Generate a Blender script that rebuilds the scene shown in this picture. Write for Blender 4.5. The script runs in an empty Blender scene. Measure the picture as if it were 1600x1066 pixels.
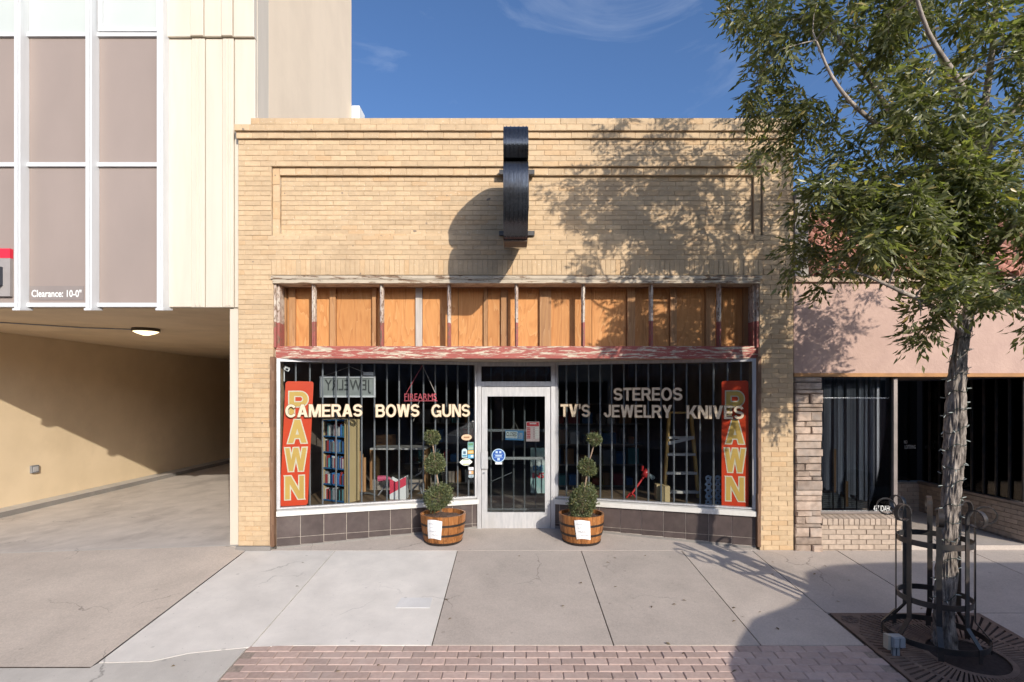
import bpy, bmesh, math, random
import numpy as np
from mathutils import Vector, Matrix, noise as mnoise

# ------------------------------------------------------------------ camera, sky, sun, exposure
S = 0.0087            # metres per photo pixel on the shop front (plane y = 0)
F = 840.0             # focal length in photo pixels
D = F * S             # camera distance from the shop front
HZ = 618.0            # horizon row
HC = 242 * S          # camera height above the foot of the shop front
M = 0.0857            # fall of the pavement towards the street
scene = bpy.context.scene
cam_data = bpy.data.cameras.new('camera')
cam = bpy.data.objects.new('camera', cam_data)
scene.collection.objects.link(cam)
cam.location = (0, -D, HC)
cam.rotation_euler = (math.radians(90), 0, 0)
cam_data.sensor_width = 36
cam_data.lens = 36 * F / 1600
cam_data.shift_y = (HZ - 533) / 1600
cam_data.clip_end = 2000
scene.camera = cam

SUN = Vector((0.53, -1.0, 0.45)).normalized()
world = bpy.data.worlds.new('World')
scene.world = world
world.use_nodes = True
wn, wl = world.node_tree.nodes, world.node_tree.links
bg = wn['Background']
sky = wn.new('ShaderNodeTexSky')
sky.sky_type = 'NISHITA'
sky.sun_disc = False
sky.sun_elevation = math.asin(SUN.z)
sky.sun_rotation = math.atan2(SUN.x, SUN.y)
sky.altitude = 0
sky.air_density = 0.85
sky.dust_density = 3.0
sky.ozone_density = 6.0
tcw = wn.new('ShaderNodeTexCoord')
mpw = wn.new('ShaderNodeMapping'); mpw.inputs['Scale'].default_value = (1.5, 1.5, 3.6); mpw.inputs['Rotation'].default_value = (0.0, 0.5, 0.0)
mpw.inputs['Location'].default_value = (5.2, 2.6, 1.4)
nzw = wn.new('ShaderNodeTexNoise'); nzw.inputs['Scale'].default_value = 2.0; nzw.inputs['Detail'].default_value = 8
nzw.inputs['Roughness'].default_value = 0.58; nzw.inputs['Distortion'].default_value = 0.9
rpw = wn.new('ShaderNodeValToRGB')
rpw.color_ramp.elements[0].position = 0.56; rpw.color_ramp.elements[0].color = (0, 0, 0, 1)
rpw.color_ramp.elements[1].position = 0.80; rpw.color_ramp.elements[1].color = (0.20, 0.20, 0.20, 1)
mxw = wn.new('ShaderNodeMix'); mxw.data_type = 'RGBA'
mxw.inputs['B'].default_value = (6.2, 6.6, 7.2, 1)
wl.new(tcw.outputs['Generated'], mpw.inputs['Vector']); wl.new(mpw.outputs['Vector'], nzw.inputs['Vector'])
wl.new(nzw.outputs['Fac'], rpw.inputs['Fac']); wl.new(rpw.outputs['Color'], mxw.inputs['Factor'])
wl.new(sky.outputs['Color'], mxw.inputs['A']); wl.new(mxw.outputs['Result'], bg.inputs['Color'])
bg.inputs['Strength'].default_value = 0.15

sun_data = bpy.data.lights.new('sun', 'SUN')
sun_data.energy = 3.6
sun_data.angle = math.radians(0.53)
sun_data.color = (1.0, 0.92, 0.80)
sun = bpy.data.objects.new('sun', sun_data)
scene.collection.objects.link(sun)
sun.rotation_euler = (-SUN).to_track_quat('-Z', 'Y').to_euler()
sun.location = SUN * 40
vs = scene.view_settings
vs.view_transform = 'Standard'; vs.look = 'None'; vs.gamma = 1.0; vs.use_curve_mapping = False
vs.exposure = 0.36
scene.cycles.max_bounces = 8
scene.cycles.transparent_max_bounces = 16
scene.cycles.caustics_reflective = False; scene.cycles.caustics_refractive = False
scene.cycles.use_denoising = True

random.seed(7); rng = np.random.default_rng(7)
C = scene.collection

# ------------------------------------------------------------------ helpers
def K(y): return (D + y) / D
def PX(px, y=0.0): return (px - 800) * S * K(y)          # photo column -> X at depth y
def PZ(py, y=0.0): return HC - (py - HZ) * S * K(y)      # photo row -> Z at depth y
def gz(y): return M * min(y, 1.0)                        # pavement height

WM = {}
def link(o, parent=None):
    C.objects.link(o)
    if parent is not None:
        o.parent = parent
        o.matrix_parent_inverse = WM.get(parent.name, Matrix()).inverted()
    return o
def tag(o, label=None, cat=None, group=None, kind=None):
    if label: o['label'] = label
    if cat: o['category'] = cat
    if group: o['group'] = group
    if kind: o['kind'] = kind
    return o
def thing(name, label, cat, loc=(0, 0, 0), group=None):
    o = bpy.data.objects.new(name, None)
    o.empty_display_size = 0.1
    link(o); o.location = loc
    WM[o.name] = Matrix.Translation(Vector(loc))
    return tag(o, label, cat, group)

class MB:
    """collects shapes, build() links them as one mesh object"""
    def __init__(s, T=None): s.v = []; s.f = []; s.T = T
    def add(s, vs_, fs_):
        n = len(s.v)
        if s.T is not None: vs_ = [tuple(s.T @ Vector(p)) for p in vs_]
        s.v += [tuple(p) for p in vs_]; s.f += [tuple(i + n for i in f) for f in fs_]
        return s
    def box(s, x0, x1, y0, y1, z0, z1):
        return s.add([(x0,y0,z0),(x1,y0,z0),(x1,y1,z0),(x0,y1,z0),(x0,y0,z1),(x1,y0,z1),(x1,y1,z1),(x0,y1,z1)],
                     [(0,3,2,1),(4,5,6,7),(0,1,5,4),(1,2,6,5),(2,3,7,6),(3,0,4,7)])
    def cbox(s, x0, x1, y0, y1, z0, z1, c=0.004):
        """box with chamfered front (-y) edges"""
        return s.add([(x0,y0+c,z0),(x1,y0+c,z0),(x1,y0+c,z1),(x0,y0+c,z1),
                      (x0+c,y0,z0+c),(x1-c,y0,z0+c),(x1-c,y0,z1-c),(x0+c,y0,z1-c),
                      (x0,y1,z0),(x1,y1,z0),(x1,y1,z1),(x0,y1,z1)],
                     [(4,5,6,7),(0,1,5,4),(1,2,6,5),(2,3,7,6),(3,0,4,7),(0,8,9,1),(1,9,10,2),(2,10,11,3),(3,11,8,0)])
    def prism(s, poly, a, b, axis='z'):
        """polygon of 2D points extruded from a to b along an axis; a/b may be functions of the point"""
        n = len(poly)
        fa = a if callable(a) else (lambda p: a); fb = b if callable(b) else (lambda p: b)
        def mk(p, h):
            return {'z': (p[0], p[1], h), 'y': (p[0], h, p[1]), 'x': (h, p[0], p[1])}[axis]
        vs_ = [mk(p, fa(p)) for p in poly] + [mk(p, fb(p)) for p in poly]
        fs_ = [tuple(range(n - 1, -1, -1)), tuple(range(n, 2 * n))]
        fs_ += [(i, (i + 1) % n, n + (i + 1) % n, n + i) for i in range(n)]
        return s.add(vs_, fs_)
    def tube(s, pts, r, n=8, cap=True):
        pts = [Vector(p) for p in pts]
        rs = r if isinstance(r, (list, tuple)) else [r] * len(pts)
        vs_ = []; fs_ = []
        ref = None
        for i, p in enumerate(pts):
            d = (pts[min(i + 1, len(pts) - 1)] - pts[max(i - 1, 0)])
            if d.length < 1e-9: d = Vector((0, 0, 1))
            d.normalize()
            if ref is None:
                ref = Vector((1, 0, 0)) if abs(d.x) < 0.8 else Vector((0, 1, 0))
            u = (ref - d * ref.dot(d))
            if u.length < 1e-6: u = d.orthogonal()
            u.normalize(); w = d.cross(u); ref = u
            for k in range(n):
                a = 2 * math.pi * k / n
                vs_.append(p + (u * math.cos(a) + w * math.sin(a)) * rs[i])
        for i in range(len(pts) - 1):
            for k in range(n):
                k2 = (k + 1) % n
                fs_.append((i*n+k, i*n+k2, (i+1)*n+k2, (i+1)*n+k))
        if cap:
            fs_.append(tuple(range(n - 1, -1, -1))); fs_.append(tuple(range((len(pts)-1)*n, len(pts)*n)))
        return s.add(vs_, fs_)
    def lathe(s, prof, c=(0, 0, 0), n=32, a0=0.0, a1=2*math.pi):
        full = abs(a1 - a0 - 2*math.pi) < 1e-6
        m = n if full else n + 1
        vs_ = []
        for (r, z) in prof:
            for k in range(m):
                a = a0 + (a1 - a0) * k / n
                vs_.append((c[0] + r*math.cos(a), c[1] + r*math.sin(a), c[2] + z))
        fs_ = []
        for i in range(len(prof) - 1):
            for k in range(n):
                k2 = (k + 1) % m
                fs_.append((i*m+k, i*m+k2, (i+1)*m+k2, (i+1)*m+k))
        return s.add(vs_, fs_)
    def strip(s, pts, w, t, side):
        """flat bar along pts, width w along vector side, thickness t"""
        side = Vector(side).normalized(); pts = [Vector(p) for p in pts]; vs_ = []; fs_ = []
        for i, p in enumerate(pts):
            d = (pts[min(i+1, len(pts)-1)] - pts[max(i-1, 0)]).normalized()
            nn = d.cross(side).normalized()
            for a, b in ((-1,-1),(1,-1),(1,1),(-1,1)):
                vs_.append(p + side*(a*w/2) + nn*(b*t/2))
        for i in range(len(pts)-1):
            for k in range(4):
                k2 = (k+1) % 4
                fs_.append((i*4+k, i*4+k2, (i+1)*4+k2, (i+1)*4+k))
        fs_.append((3,2,1,0)); e = (len(pts)-1)*4; fs_.append((e,e+1,e+2,e+3))
        return s.add(vs_, fs_)
    def mesh(s, name, mat=None, smooth=False):
        me = bpy.data.meshes.new(name)
        me.from_pydata(s.v, [], s.f)
        bm = bmesh.new(); bm.from_mesh(me)
        bmesh.ops.recalc_face_normals(bm, faces=bm.faces)
        bm.to_mesh(me); bm.free()
        if smooth:
            me.polygons.foreach_set('use_smooth', [True] * len(me.polygons))
        if mat: me.materials.append(mat)
        return me
    def build(s, name, mat, parent=None, smooth=False, angle=None):
        me = s.mesh(name, mat, smooth or angle is not None)
        if angle is not None:
            me.set_sharp_from_angle(angle=math.radians(angle))
        return link(bpy.data.objects.new(name, me), parent)

def bx(name, mat, parent, *b):
    return MB().box(*b).build(name, mat, parent)
def inst(name, me, parent, loc=(0,0,0), rot=(0,0,0), sc=(1,1,1)):
    o = bpy.data.objects.new(name, me)
    o.location = loc; o.rotation_euler = rot; o.scale = sc
    return link(o, parent)

# ------------------------------------------------------------------ materials
def new_mat(name):
    m = bpy.data.materials.new(name); m.use_nodes = True
    return m, m.node_tree.nodes, m.node_tree.links, m.node_tree.nodes['Principled BSDF']
def c4(c): return (c[0], c[1], c[2], 1)
def pos(N, L, scale=(1, 1, 1), obj=False):
    mp = N.new('ShaderNodeMapping'); mp.inputs['Scale'].default_value = scale
    if obj:
        t = N.new('ShaderNodeTexCoord'); L.new(t.outputs['Object'], mp.inputs['Vector'])
    else:
        g = N.new('ShaderNodeNewGeometry'); L.new(g.outputs['Position'], mp.inputs['Vector'])
    return mp.outputs['Vector']
def noise_n(N, L, vec, scale, detail=4, rough=0.55, dist=0.0):
    n = N.new('ShaderNodeTexNoise'); n.inputs['Scale'].default_value = scale
    n.inputs['Detail'].default_value = detail; n.inputs['Roughness'].default_value = rough
    n.inputs['Distortion'].default_value = dist
    L.new(vec, n.inputs['Vector']); return n.outputs['Fac']
def ramp(N, L, fac, stops):
    r = N.new('ShaderNodeValToRGB'); e = r.color_ramp.elements
    while len(e) < len(stops): e.new(0.5)
    for i, (p, c) in enumerate(stops):
        e[i].position = p; e[i].color = c4(c) if not isinstance(c, (int, float)) else (c, c, c, 1)
    L.new(fac, r.inputs['Fac']); return r.outputs['Color']
def mix(N, L, fac, a, b, mode='MIX'):
    m = N.new('ShaderNodeMix'); m.data_type = 'RGBA'; m.blend_type = mode
    for nm, v in (('Factor', fac), ('A', a), ('B', b)):
        if isinstance(v, (int, float)): m.inputs[nm].default_value = v
        elif isinstance(v, tuple): m.inputs[nm].default_value = c4(v)
        else: L.new(v, m.inputs[nm])
    return m.outputs['Result']
def math_n(N, L, op, a, b=0.0):
    m = N.new('ShaderNodeMath'); m.operation = op
    for i, v in enumerate((a, b)):
        if isinstance(v, (int, float)): m.inputs[i].default_value = v
        else: L.new(v, m.inputs[i])
    return m.outputs[0]
def rand_n(N, L):
    g = N.new('ShaderNodeNewGeometry'); o = N.new('ShaderNodeObjectInfo')
    return math_n(N, L, 'FRACT', math_n(N, L, 'ADD', g.outputs['Random Per Island'], o.outputs['Random']))
def bump_n(N, L, B, h, strength, dist=0.01):
    b = N.new('ShaderNodeBump'); b.inputs['Strength'].default_value = strength; b.inputs['Distance'].default_value = dist
    L.new(h, b.inputs['Height']); L.new(b.outputs['Normal'], B.inputs['Normal'])

def mat(name, c1, c2=None, scale=4, rough=0.7, bump=0.0, bscale=60, rnd=0.0, metal=0.0, spec=0.4, stretch=(1, 1, 1),
        detail=5, dirt=None, dscale=1.2, speck=None, sscale=180, lo=0.35, hi=0.65):
    m, N, L, B = new_mat(name)
    v = pos(N, L, stretch)
    c2 = c2 or tuple(x * 0.82 for x in c1)
    col = ramp(N, L, noise_n(N, L, v, scale, detail), [(lo, c2), (hi, c1)])
    if dirt:
        f = ramp(N, L, noise_n(N, L, pos(N, L), dscale, 6, 0.65), [(0.48, 0.0), (0.72, 0.75)])
        col = mix(N, L, f, col, dirt)
    if speck:
        f = ramp(N, L, noise_n(N, L, pos(N, L), sscale, 2), [(0.60, 0.0), (0.72, 0.8)])
        col = mix(N, L, f, col, speck)
    if rnd:
        r = rand_n(N, L)
        s_ = math_n(N, L, 'ADD', math_n(N, L, 'MULTIPLY', r, rnd * 2), 1 - rnd)
        cb = N.new('ShaderNodeCombineColor')
        for i in range(3): L.new(s_, cb.inputs[i])
        col = mix(N, L, 1.0, col, cb.outputs[0], 'MULTIPLY')
    L.new(col, B.inputs['Base Color'])
    B.inputs['Roughness'].default_value = rough; B.inputs['Metallic'].default_value = metal
    B.inputs['Specular IOR Level'].default_value = spec
    if bump: bump_n(N, L, B, noise_n(N, L, pos(N, L, stretch), bscale, 4), bump)
    return m
def glass_mat(name, tint=(0.9, 0.93, 0.92), ior=1.5, boost=1.0):
    m = bpy.data.materials.new(name); m.use_nodes = True
    N, L = m.node_tree.nodes, m.node_tree.links
    N.remove(N['Principled BSDF'])
    tr = N.new('ShaderNodeBsdfTransparent'); tr.inputs['Color'].default_value = c4(tint)
    gl = N.new('ShaderNodeBsdfGlossy'); gl.inputs['Roughness'].default_value = 0.01
    fr = N.new('ShaderNodeFresnel'); fr.inputs['IOR'].default_value = ior
    ms = N.new('ShaderNodeMixShader')
    L.new(math_n(N, L, 'MULTIPLY', fr.outputs[0], boost), ms.inputs['Fac'])
    L.new(tr.outputs[0], ms.inputs[1]); L.new(gl.outputs[0], ms.inputs[2])
    L.new(ms.outputs[0], N['Material Output'].inputs['Surface'])
    return m
def emit_mat(name, c, s):
    m, N, L, B = new_mat(name)
    B.inputs['Base Color'].default_value = c4(c); B.inputs['Emission Color'].default_value = c4(c)
    B.inputs['Emission Strength'].default_value = s
    return m
def flat(name, c, rough=0.6, metal=0.0, spec=0.4):
    return mat(name, c, tuple(x * 0.93 for x in c), scale=9, rough=rough, metal=metal, spec=spec)

def brick_mat(name, c, chip=(0.72, 0.66, 0.55), chip_amt=0.6):
    m, N, L, B = new_mat(name)
    p = pos(N, L)
    r = rand_n(N, L)
    base = ramp(N, L, r, [(0.0, tuple(x*0.80 for x in c)), (0.45, c), (0.8, tuple(min(1, x*1.10) for x in c)),
                          (1.0, (c[0]*0.97, c[1]*0.84, c[2]*0.70))])
    base = mix(N, L, 0.45, base, ramp(N, L, noise_n(N, L, p, 14, 6, 0.65), [(0.3, tuple(x*0.74 for x in c)), (0.7, tuple(min(1, x*1.12) for x in c))]))
    base = mix(N, L, ramp(N, L, noise_n(N, L, pos(N, L, (0.7, 1, 1.6)), 1.6, 6, 0.6), [(0.48, 0.0), (0.72, 0.55)]), base, (c[0]*0.70, c[1]*0.68, c[2]*0.68))
    base = mix(N, L, ramp(N, L, noise_n(N, L, pos(N, L, (1, 1, 1.5)), 42, 3, 0.6), [(0.635, 0.0), (0.71, chip_amt)]), base, chip)
    base = mix(N, L, ramp(N, L, noise_n(N, L, p, 9.5, 1), [(0.765, 0.0), (0.78, 0.8)]), base, (0.16, 0.13, 0.11))
    L.new(base, B.inputs['Base Color']); B.inputs['Roughness'].default_value = 0.75; B.inputs['Specular IOR Level'].default_value = 0.3
    bump_n(N, L, B, noise_n(N, L, p, 70, 5, 0.6), 0.35, 0.006)
    return m
def peel_mat(name, paint, under, amount=0.5, scale=(3.5, 14, 26), split=None, split_col=None):
    """old paint flaking off; split = height where one paint colour meets another"""
    m, N, L, B = new_mat(name)
    col = paint
    if split is not None:
        g = N.new('ShaderNodeNewGeometry'); sp = N.new('ShaderNodeSeparateXYZ'); L.new(g.outputs['Position'], sp.inputs[0])
        h = math_n(N, L, 'ADD', sp.outputs[2], math_n(N, L, 'MULTIPLY', noise_n(N, L, pos(N, L), 3.0, 3), 0.16))
        col = mix(N, L, math_n(N, L, 'GREATER_THAN', h, split + 0.08), paint, split_col)
    f = noise_n(N, L, pos(N, L, scale), 1.6, 6, 0.72, 0.4)
    edge = ramp(N, L, f, [(amount - 0.02, 0.0), (amount + 0.015, 1.0)])
    und = ramp(N, L, noise_n(N, L, pos(N, L, scale), 5, 4), [(0.4, tuple(x * 0.55 for x in under)), (0.6, under)])
    pv = mix(N, L, ramp(N, L, noise_n(N, L, pos(N, L), 6, 5), [(0.35, 0.0), (0.7, 0.5)]), col, tuple(x * 0.7 for x in paint))
    L.new(mix(N, L, edge, pv, und), B.inputs['Base Color'])
    B.inputs['Roughness'].default_value = 0.7
    bump_n(N, L, B, edge, -0.4, 0.003)
    return m
def wood_mat(name, c1, c2, c3, scale=(10, 10, 1.0), rings=True, rough=0.65, rnd=0.12):
    m, N, L, B = new_mat(name)
    oi = N.new('ShaderNodeObjectInfo')
    g = N.new('ShaderNodeNewGeometry')
    add = N.new('ShaderNodeVectorMath'); add.operation = 'ADD'
    cb = N.new('ShaderNodeCombineXYZ'); r = rand_n(N, L)
    L.new(math_n(N, L, 'MULTIPLY', r, 17.0), cb.inputs[0]); L.new(math_n(N, L, 'MULTIPLY', r, 9.0), cb.inputs[2])
    L.new(g.outputs['Position'], add.inputs[0]); L.new(cb.outputs[0], add.inputs[1])
    mp = N.new('ShaderNodeMapping'); mp.inputs['Scale'].default_value = scale; L.new(add.outputs[0], mp.inputs['Vector'])
    n1 = noise_n(N, L, mp.outputs['Vector'], 1.0, 3, 0.5, 0.6)
    band = math_n(N, L, 'FRACT', math_n(N, L, 'MULTIPLY', n1, 9.0 if rings else 4.0))
    col = ramp(N, L, band, [(0.0, c2), (0.45, c1), (0.8, c1), (1.0, c3)])
    col = mix(N, L, 0.35, col, ramp(N, L, noise_n(N, L, mp.outputs['Vector'], 7.0, 4), [(0.35, c2), (0.65, c1)]))
    s_ = math_n(N, L, 'ADD', math_n(N, L, 'MULTIPLY', r, rnd * 2), 1 - rnd)
    cc = N.new('ShaderNodeCombineColor')
    for i in range(3): L.new(s_, cc.inputs[i])
    col = mix(N, L, 1.0, col, cc.outputs[0], 'MULTIPLY')
    L.new(col, B.inputs['Base Color']); B.inputs['Roughness'].default_value = rough; B.inputs['Specular IOR Level'].default_value = 0.25
    bump_n(N, L, B, band, 0.15, 0.002)
    return m
def concrete_mat(name, c, fine=0.25, stain=(0.2, 0.18, 0.16), stain_amt=0.35, agg=0.0):
    m, N, L, B = new_mat(name)
    p = pos(N, L)
    col = ramp(N, L, noise_n(N, L, p, 2.2, 8, 0.62), [(0.3, tuple(x*0.84 for x in c)), (0.7, tuple(min(1, x*1.06) for x in c))])
    col = mix(N, L, ramp(N, L, noise_n(N, L, pos(N, L, (1, 0.6, 1)), 1.1, 7, 0.66), [(0.5, 0.0), (0.8, stain_amt)]), col, stain)
    col = mix(N, L, ramp(N, L, noise_n(N, L, p, 130, 2, 0.7), [(0.35, 0.0), (0.75, fine)]), col, tuple(x*0.5 for x in c))
    col = mix(N, L, ramp(N, L, noise_n(N, L, p, 38, 2), [(0.70, 0.0), (0.75, 0.55)]), col, tuple(x*0.45 for x in c))
    if agg:
        vo = N.new('ShaderNodeTexVoronoi'); vo.inputs['Scale'].default_value = 75; L.new(p, vo.inputs['Vector'])
        bw = N.new('ShaderNodeRGBToBW'); L.new(vo.outputs['Color'], bw.inputs[0])
        col = mix(N, L, agg, col, ramp(N, L, bw.outputs[0], [(0.15, tuple(x*0.55 for x in c)), (0.85, tuple(min(1, x*1.3) for x in c))]))
    vg = N.new('ShaderNodeTexVoronoi'); vg.inputs['Scale'].default_value = 3.1; L.new(pos(N, L, (1, 1, 0)), vg.inputs['Vector'])
    gum = ramp(N, L, vg.outputs['Distance'], [(0.045, 0.45), (0.075, 0.0)])
    col = mix(N, L, gum, col, tuple(x*0.5 for x in c))
    vc = N.new('ShaderNodeTexVoronoi'); vc.feature = 'DISTANCE_TO_EDGE'; vc.inputs['Scale'].default_value = 0.42
    wv = N.new('ShaderNodeVectorMath'); wv.operation = 'ADD'; nw = N.new('ShaderNodeTexNoise'); nw.inputs['Scale'].default_value = 3.5; nw.inputs['Detail'].default_value = 5
    L.new(p, nw.inputs['Vector']); L.new(p, wv.inputs[0]); sc_ = N.new('ShaderNodeVectorMath'); sc_.operation = 'SCALE'; sc_.inputs['Scale'].default_value = 0.35
    L.new(nw.outputs['Color'], sc_.inputs[0]); L.new(sc_.outputs[0], wv.inputs[1]); L.new(wv.outputs[0], vc.inputs['Vector'])
    crack = mix(N, L, 1.0, ramp(N, L, vc.outputs['Distance'], [(0.0, 0.75), (0.0035, 0.0)]), ramp(N, L, noise_n(N, L, p, 0.8, 2), [(0.50, 0.0), (0.60, 1.0)]), 'MULTIPLY')
    col = mix(N, L, crack, col, tuple(x*0.35 for x in c))
    r = rand_n(N, L); s_ = math_n(N, L, 'ADD', math_n(N, L, 'MULTIPLY', r, 0.12), 0.94)
    cc = N.new('ShaderNodeCombineColor')
    for i in range(3): L.new(s_, cc.inputs[i])
    col = mix(N, L, 1.0, col, cc.outputs[0], 'MULTIPLY')
    L.new(col, B.inputs['Base Color']); B.inputs['Roughness'].default_value = 0.85; B.inputs['Specular IOR Level'].default_value = 0.25
    bump_n(N, L, B, noise_n(N, L, p, 150, 4, 0.7), 0.25, 0.004)
    return m
def leaf_mat(name, c_dark, c_mid, c_light, transl=0.3, rough=0.42):
    m, N, L, B = new_mat(name)
    r = rand_n(N, L)
    col = ramp(N, L, r, [(0.0, c_dark), (0.5, c_mid), (0.93, c_light), (1.0, (c_light[0]*1.5, c_light[1]*1.1, c_light[2]*0.7))])
    L.new(col, B.inputs['Base Color']); B.inputs['Roughness'].default_value = rough; B.inputs['Specular IOR Level'].default_value = 0.5
    t = N.new('ShaderNodeBsdfTranslucent'); L.new(mix(N, L, 1.0, col, (1.2, 1.4, 0.5), 'MULTIPLY'), t.inputs['Color'])
    ms = N.new('ShaderNodeMixShader'); ms.inputs['Fac'].default_value = transl
    L.new(B.outputs[0], ms.inputs[1]); L.new(t.outputs[0], ms.inputs[2])
    L.new(ms.outputs[0], N['Material Output'].inputs['Surface'])
    return m

# text: outlines of the built-in font turned into mesh
_tc = {}
def text_mesh(body, bold=0.0, ext=0.0):
    key = (body, bold, ext)
    if key not in _tc:
        cu = bpy.data.curves.new('text', 'FONT'); cu.body = body; cu.size = 1.0; cu.offset = bold; cu.extrude = ext
        cu.resolution_u = 4
        o = bpy.data.objects.new('text', cu); C.objects.link(o)
        dg = bpy.context.evaluated_depsgraph_get()
        me = bpy.data.meshes.new_from_object(o.evaluated_get(dg))
        bpy.data.objects.remove(o); bpy.data.curves.remove(cu)
        v = [tuple(x.co) for x in me.vertices]; f = [tuple(q.vertices) for q in me.polygons]
        bpy.data.meshes.remove(me)
        _tc[key] = (v, f)
    return _tc[key]
def text(name, body, T, u0, u1, v0, v1, mat_, parent, bold=0.02, off=0.0, grow=0.0, mirror=False):
    """writes body in the frame T (u, v, normal), filling u0..u1 by v0..v1"""
    v, f = text_mesh(body, bold)
    xs = [p[0] for p in v]; ys = [p[1] for p in v]
    ax, bx_ = min(xs), max(xs); ay, by = min(ys), max(ys)
    u0 -= grow; u1 += grow; v0 -= grow; v1 += grow
    mb = MB(T)
    q = []
    for p in v:
        u = u0 + (p[0]-ax)/(bx_-ax)*(u1-u0)
        if mirror: u = u0 + u1 - u
        q.append((u, v0 + (p[1]-ay)/(by-ay)*(v1-v0), off))
    mb.add(q, f)
    me = bpy.data.meshes.new(name); me.from_pydata(mb.v, [], mb.f); me.materials.append(mat_)
    return link(bpy.data.objects.new(name, me), parent)
def frame(o, u, n=None):
    """matrix with columns u, up, outward normal"""
    u = Vector(u).normalized(); v = Vector((0, 0, 1)); n = u.cross(v)
    return Matrix(((u.x, v.x, n.x, o[0]), (u.y, v.y, n.y, o[1]), (u.z, v.z, n.z, o[2]), (0, 0, 0, 1)))
FRONT = lambda x, y, z: frame((x, y, z), (1, 0, 0))

# bold block capitals drawn as strokes (centre lines) and slanted bars
def _arc(cx, cy, rx, ry, a0, a1, n=12):
    return [(cx + rx*math.cos(math.radians(a0 + (a1-a0)*i/n)), cy + ry*math.sin(math.radians(a0 + (a1-a0)*i/n))) for i in range(n+1)]
_t = 0.172; _h = _t/2
def _rect(x0, y0, x1, y1): return ('P', [(x0, y0), (x1, y0), (x1, y1), (x0, y1)])
def _bar(xb, yb, xt, yt, w=0.215): return ('P', [(xb, yb), (xb + w, yb), (xt + w, yt), (xt, yt)])
def _bowl(w, cx, top, bot): 
    ry = (top-bot)/2; return ('S', [(_t*0.9, top), (cx, top)] + _arc(cx, (top+bot)/2, w - _h - cx, ry, 90, -90, 10)[1:] + [(_t*0.9, bot)])
GLYPH = {
 'I': (0.2, [_rect(0, 0, 0.2, 1)]), 'L': (0.58, [_rect(0, 0, _t, 1), _rect(_t, 0, 0.58, _t)]),
 'E': (0.62, [_rect(0, 0, _t, 1), _rect(_t, 0, 0.62, _t*.93), _rect(_t, 1-_t*.93, 0.61, 1), _rect(_t, 0.42, 0.57, 0.58)]),
 'T': (0.64, [_rect(0, 1-_t, 0.64, 1), _rect(0.32-_h, 0, 0.32+_h, 1-_t)]),
 'O': (0.80, [('S', _arc(0.40, 0.5, 0.40-_h, 0.5-_h*0.9, 0, 360, 32))]),
 'C': (0.76, [('S', _arc(0.40, 0.5, 0.40-_h, 0.5-_h*0.9, 38, 322, 26))]),
 'G': (0.80, [('S', _arc(0.40, 0.5, 0.40-_h, 0.5-_h*0.9, 38, 318, 26)), _rect(0.44, 0.36, 0.79, 0.52), _rect(0.64, 0.02, 0.79, 0.36)]),
 'S': (0.68, [('S', _arc(0.34, 0.705, 0.34-_h, 0.205, 12, 270, 18) + _arc(0.34, 0.295, 0.34-_h, 0.205, 90, -168, 18)[1:])]),
 'U': (0.72, [('S', [(_h, 1)] + _arc(0.36, 0.36, 0.36-_h, 0.36-_h, 180, 360, 14) + [(0.72-_h, 1)])]),
 'J': (0.56, [('S', [(0.56-_h, 1)] + _arc(0.28, 0.30, 0.28-_h, 0.30-_h, 0, -180, 12) + [(_h, 0.36)])]),
 'P': (0.68, [_rect(0, 0, _t, 1), _bowl(0.68, 0.40, 1-_h, 0.46)]),
 'R': (0.72, [_rect(0, 0, _t, 1), _bowl(0.69, 0.42, 1-_h, 0.48), ('P', [(0.51, 0), (0.73, 0), (0.53, 0.45), (0.33, 0.45)])]),
 'B': (0.71, [_rect(0, 0, _t, 1), _bowl(0.67, 0.42, 1-_h, 0.53), _bowl(0.71, 0.42, 0.53, _h)]),
 'A': (0.76, [_bar(0, 0, 0.265, 1), _bar(0.545, 0, 0.28, 1), _rect(0.19, 0.21, 0.57, 0.36)]),
 'V': (0.72, [_bar(0.25, 0, 0.0, 1), _bar(0.255, 0, 0.505, 1)]),
 'W': (1.02, [_bar(0.17, 0, 0.0, 1, 0.20), _bar(0.18, 0, 0.40, 1, 0.19), _bar(0.65, 0, 0.43, 1, 0.19), _bar(0.65, 0, 0.82, 1, 0.20)]),
 'M': (0.88, [_rect(0, 0, 0.17, 1), _rect(0.71, 0, 0.88, 1), _bar(0.34, 0, 0.06, 1, 0.20), _bar(0.34, 0, 0.62, 1, 0.20)]),
 'N': (0.72, [_rect(0, 0, 0.175, 1), _rect(0.545, 0, 0.72, 1), ('P', [(0.505, 0), (0.72, 0), (0.215, 1), (0.0, 1)])]),
 'K': (0.74, [_rect(0, 0, _t, 1), _bar(0.12, 0.32, 0.50, 1, 0.23), ('P', [(0.51, 0), (0.75, 0), (0.42, 0.62), (0.25, 0.46)])]),
 'Y': (0.72, [_rect(0.27, 0, 0.455, 0.44), _bar(0.25, 0.40, 0.0, 1), _bar(0.26, 0.40, 0.505, 1)]),
 "'": (0.17, [('P', [(0.04, 0.64), (0.12, 0.64), (0.17, 1), (0.0, 1)])]),
}
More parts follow.
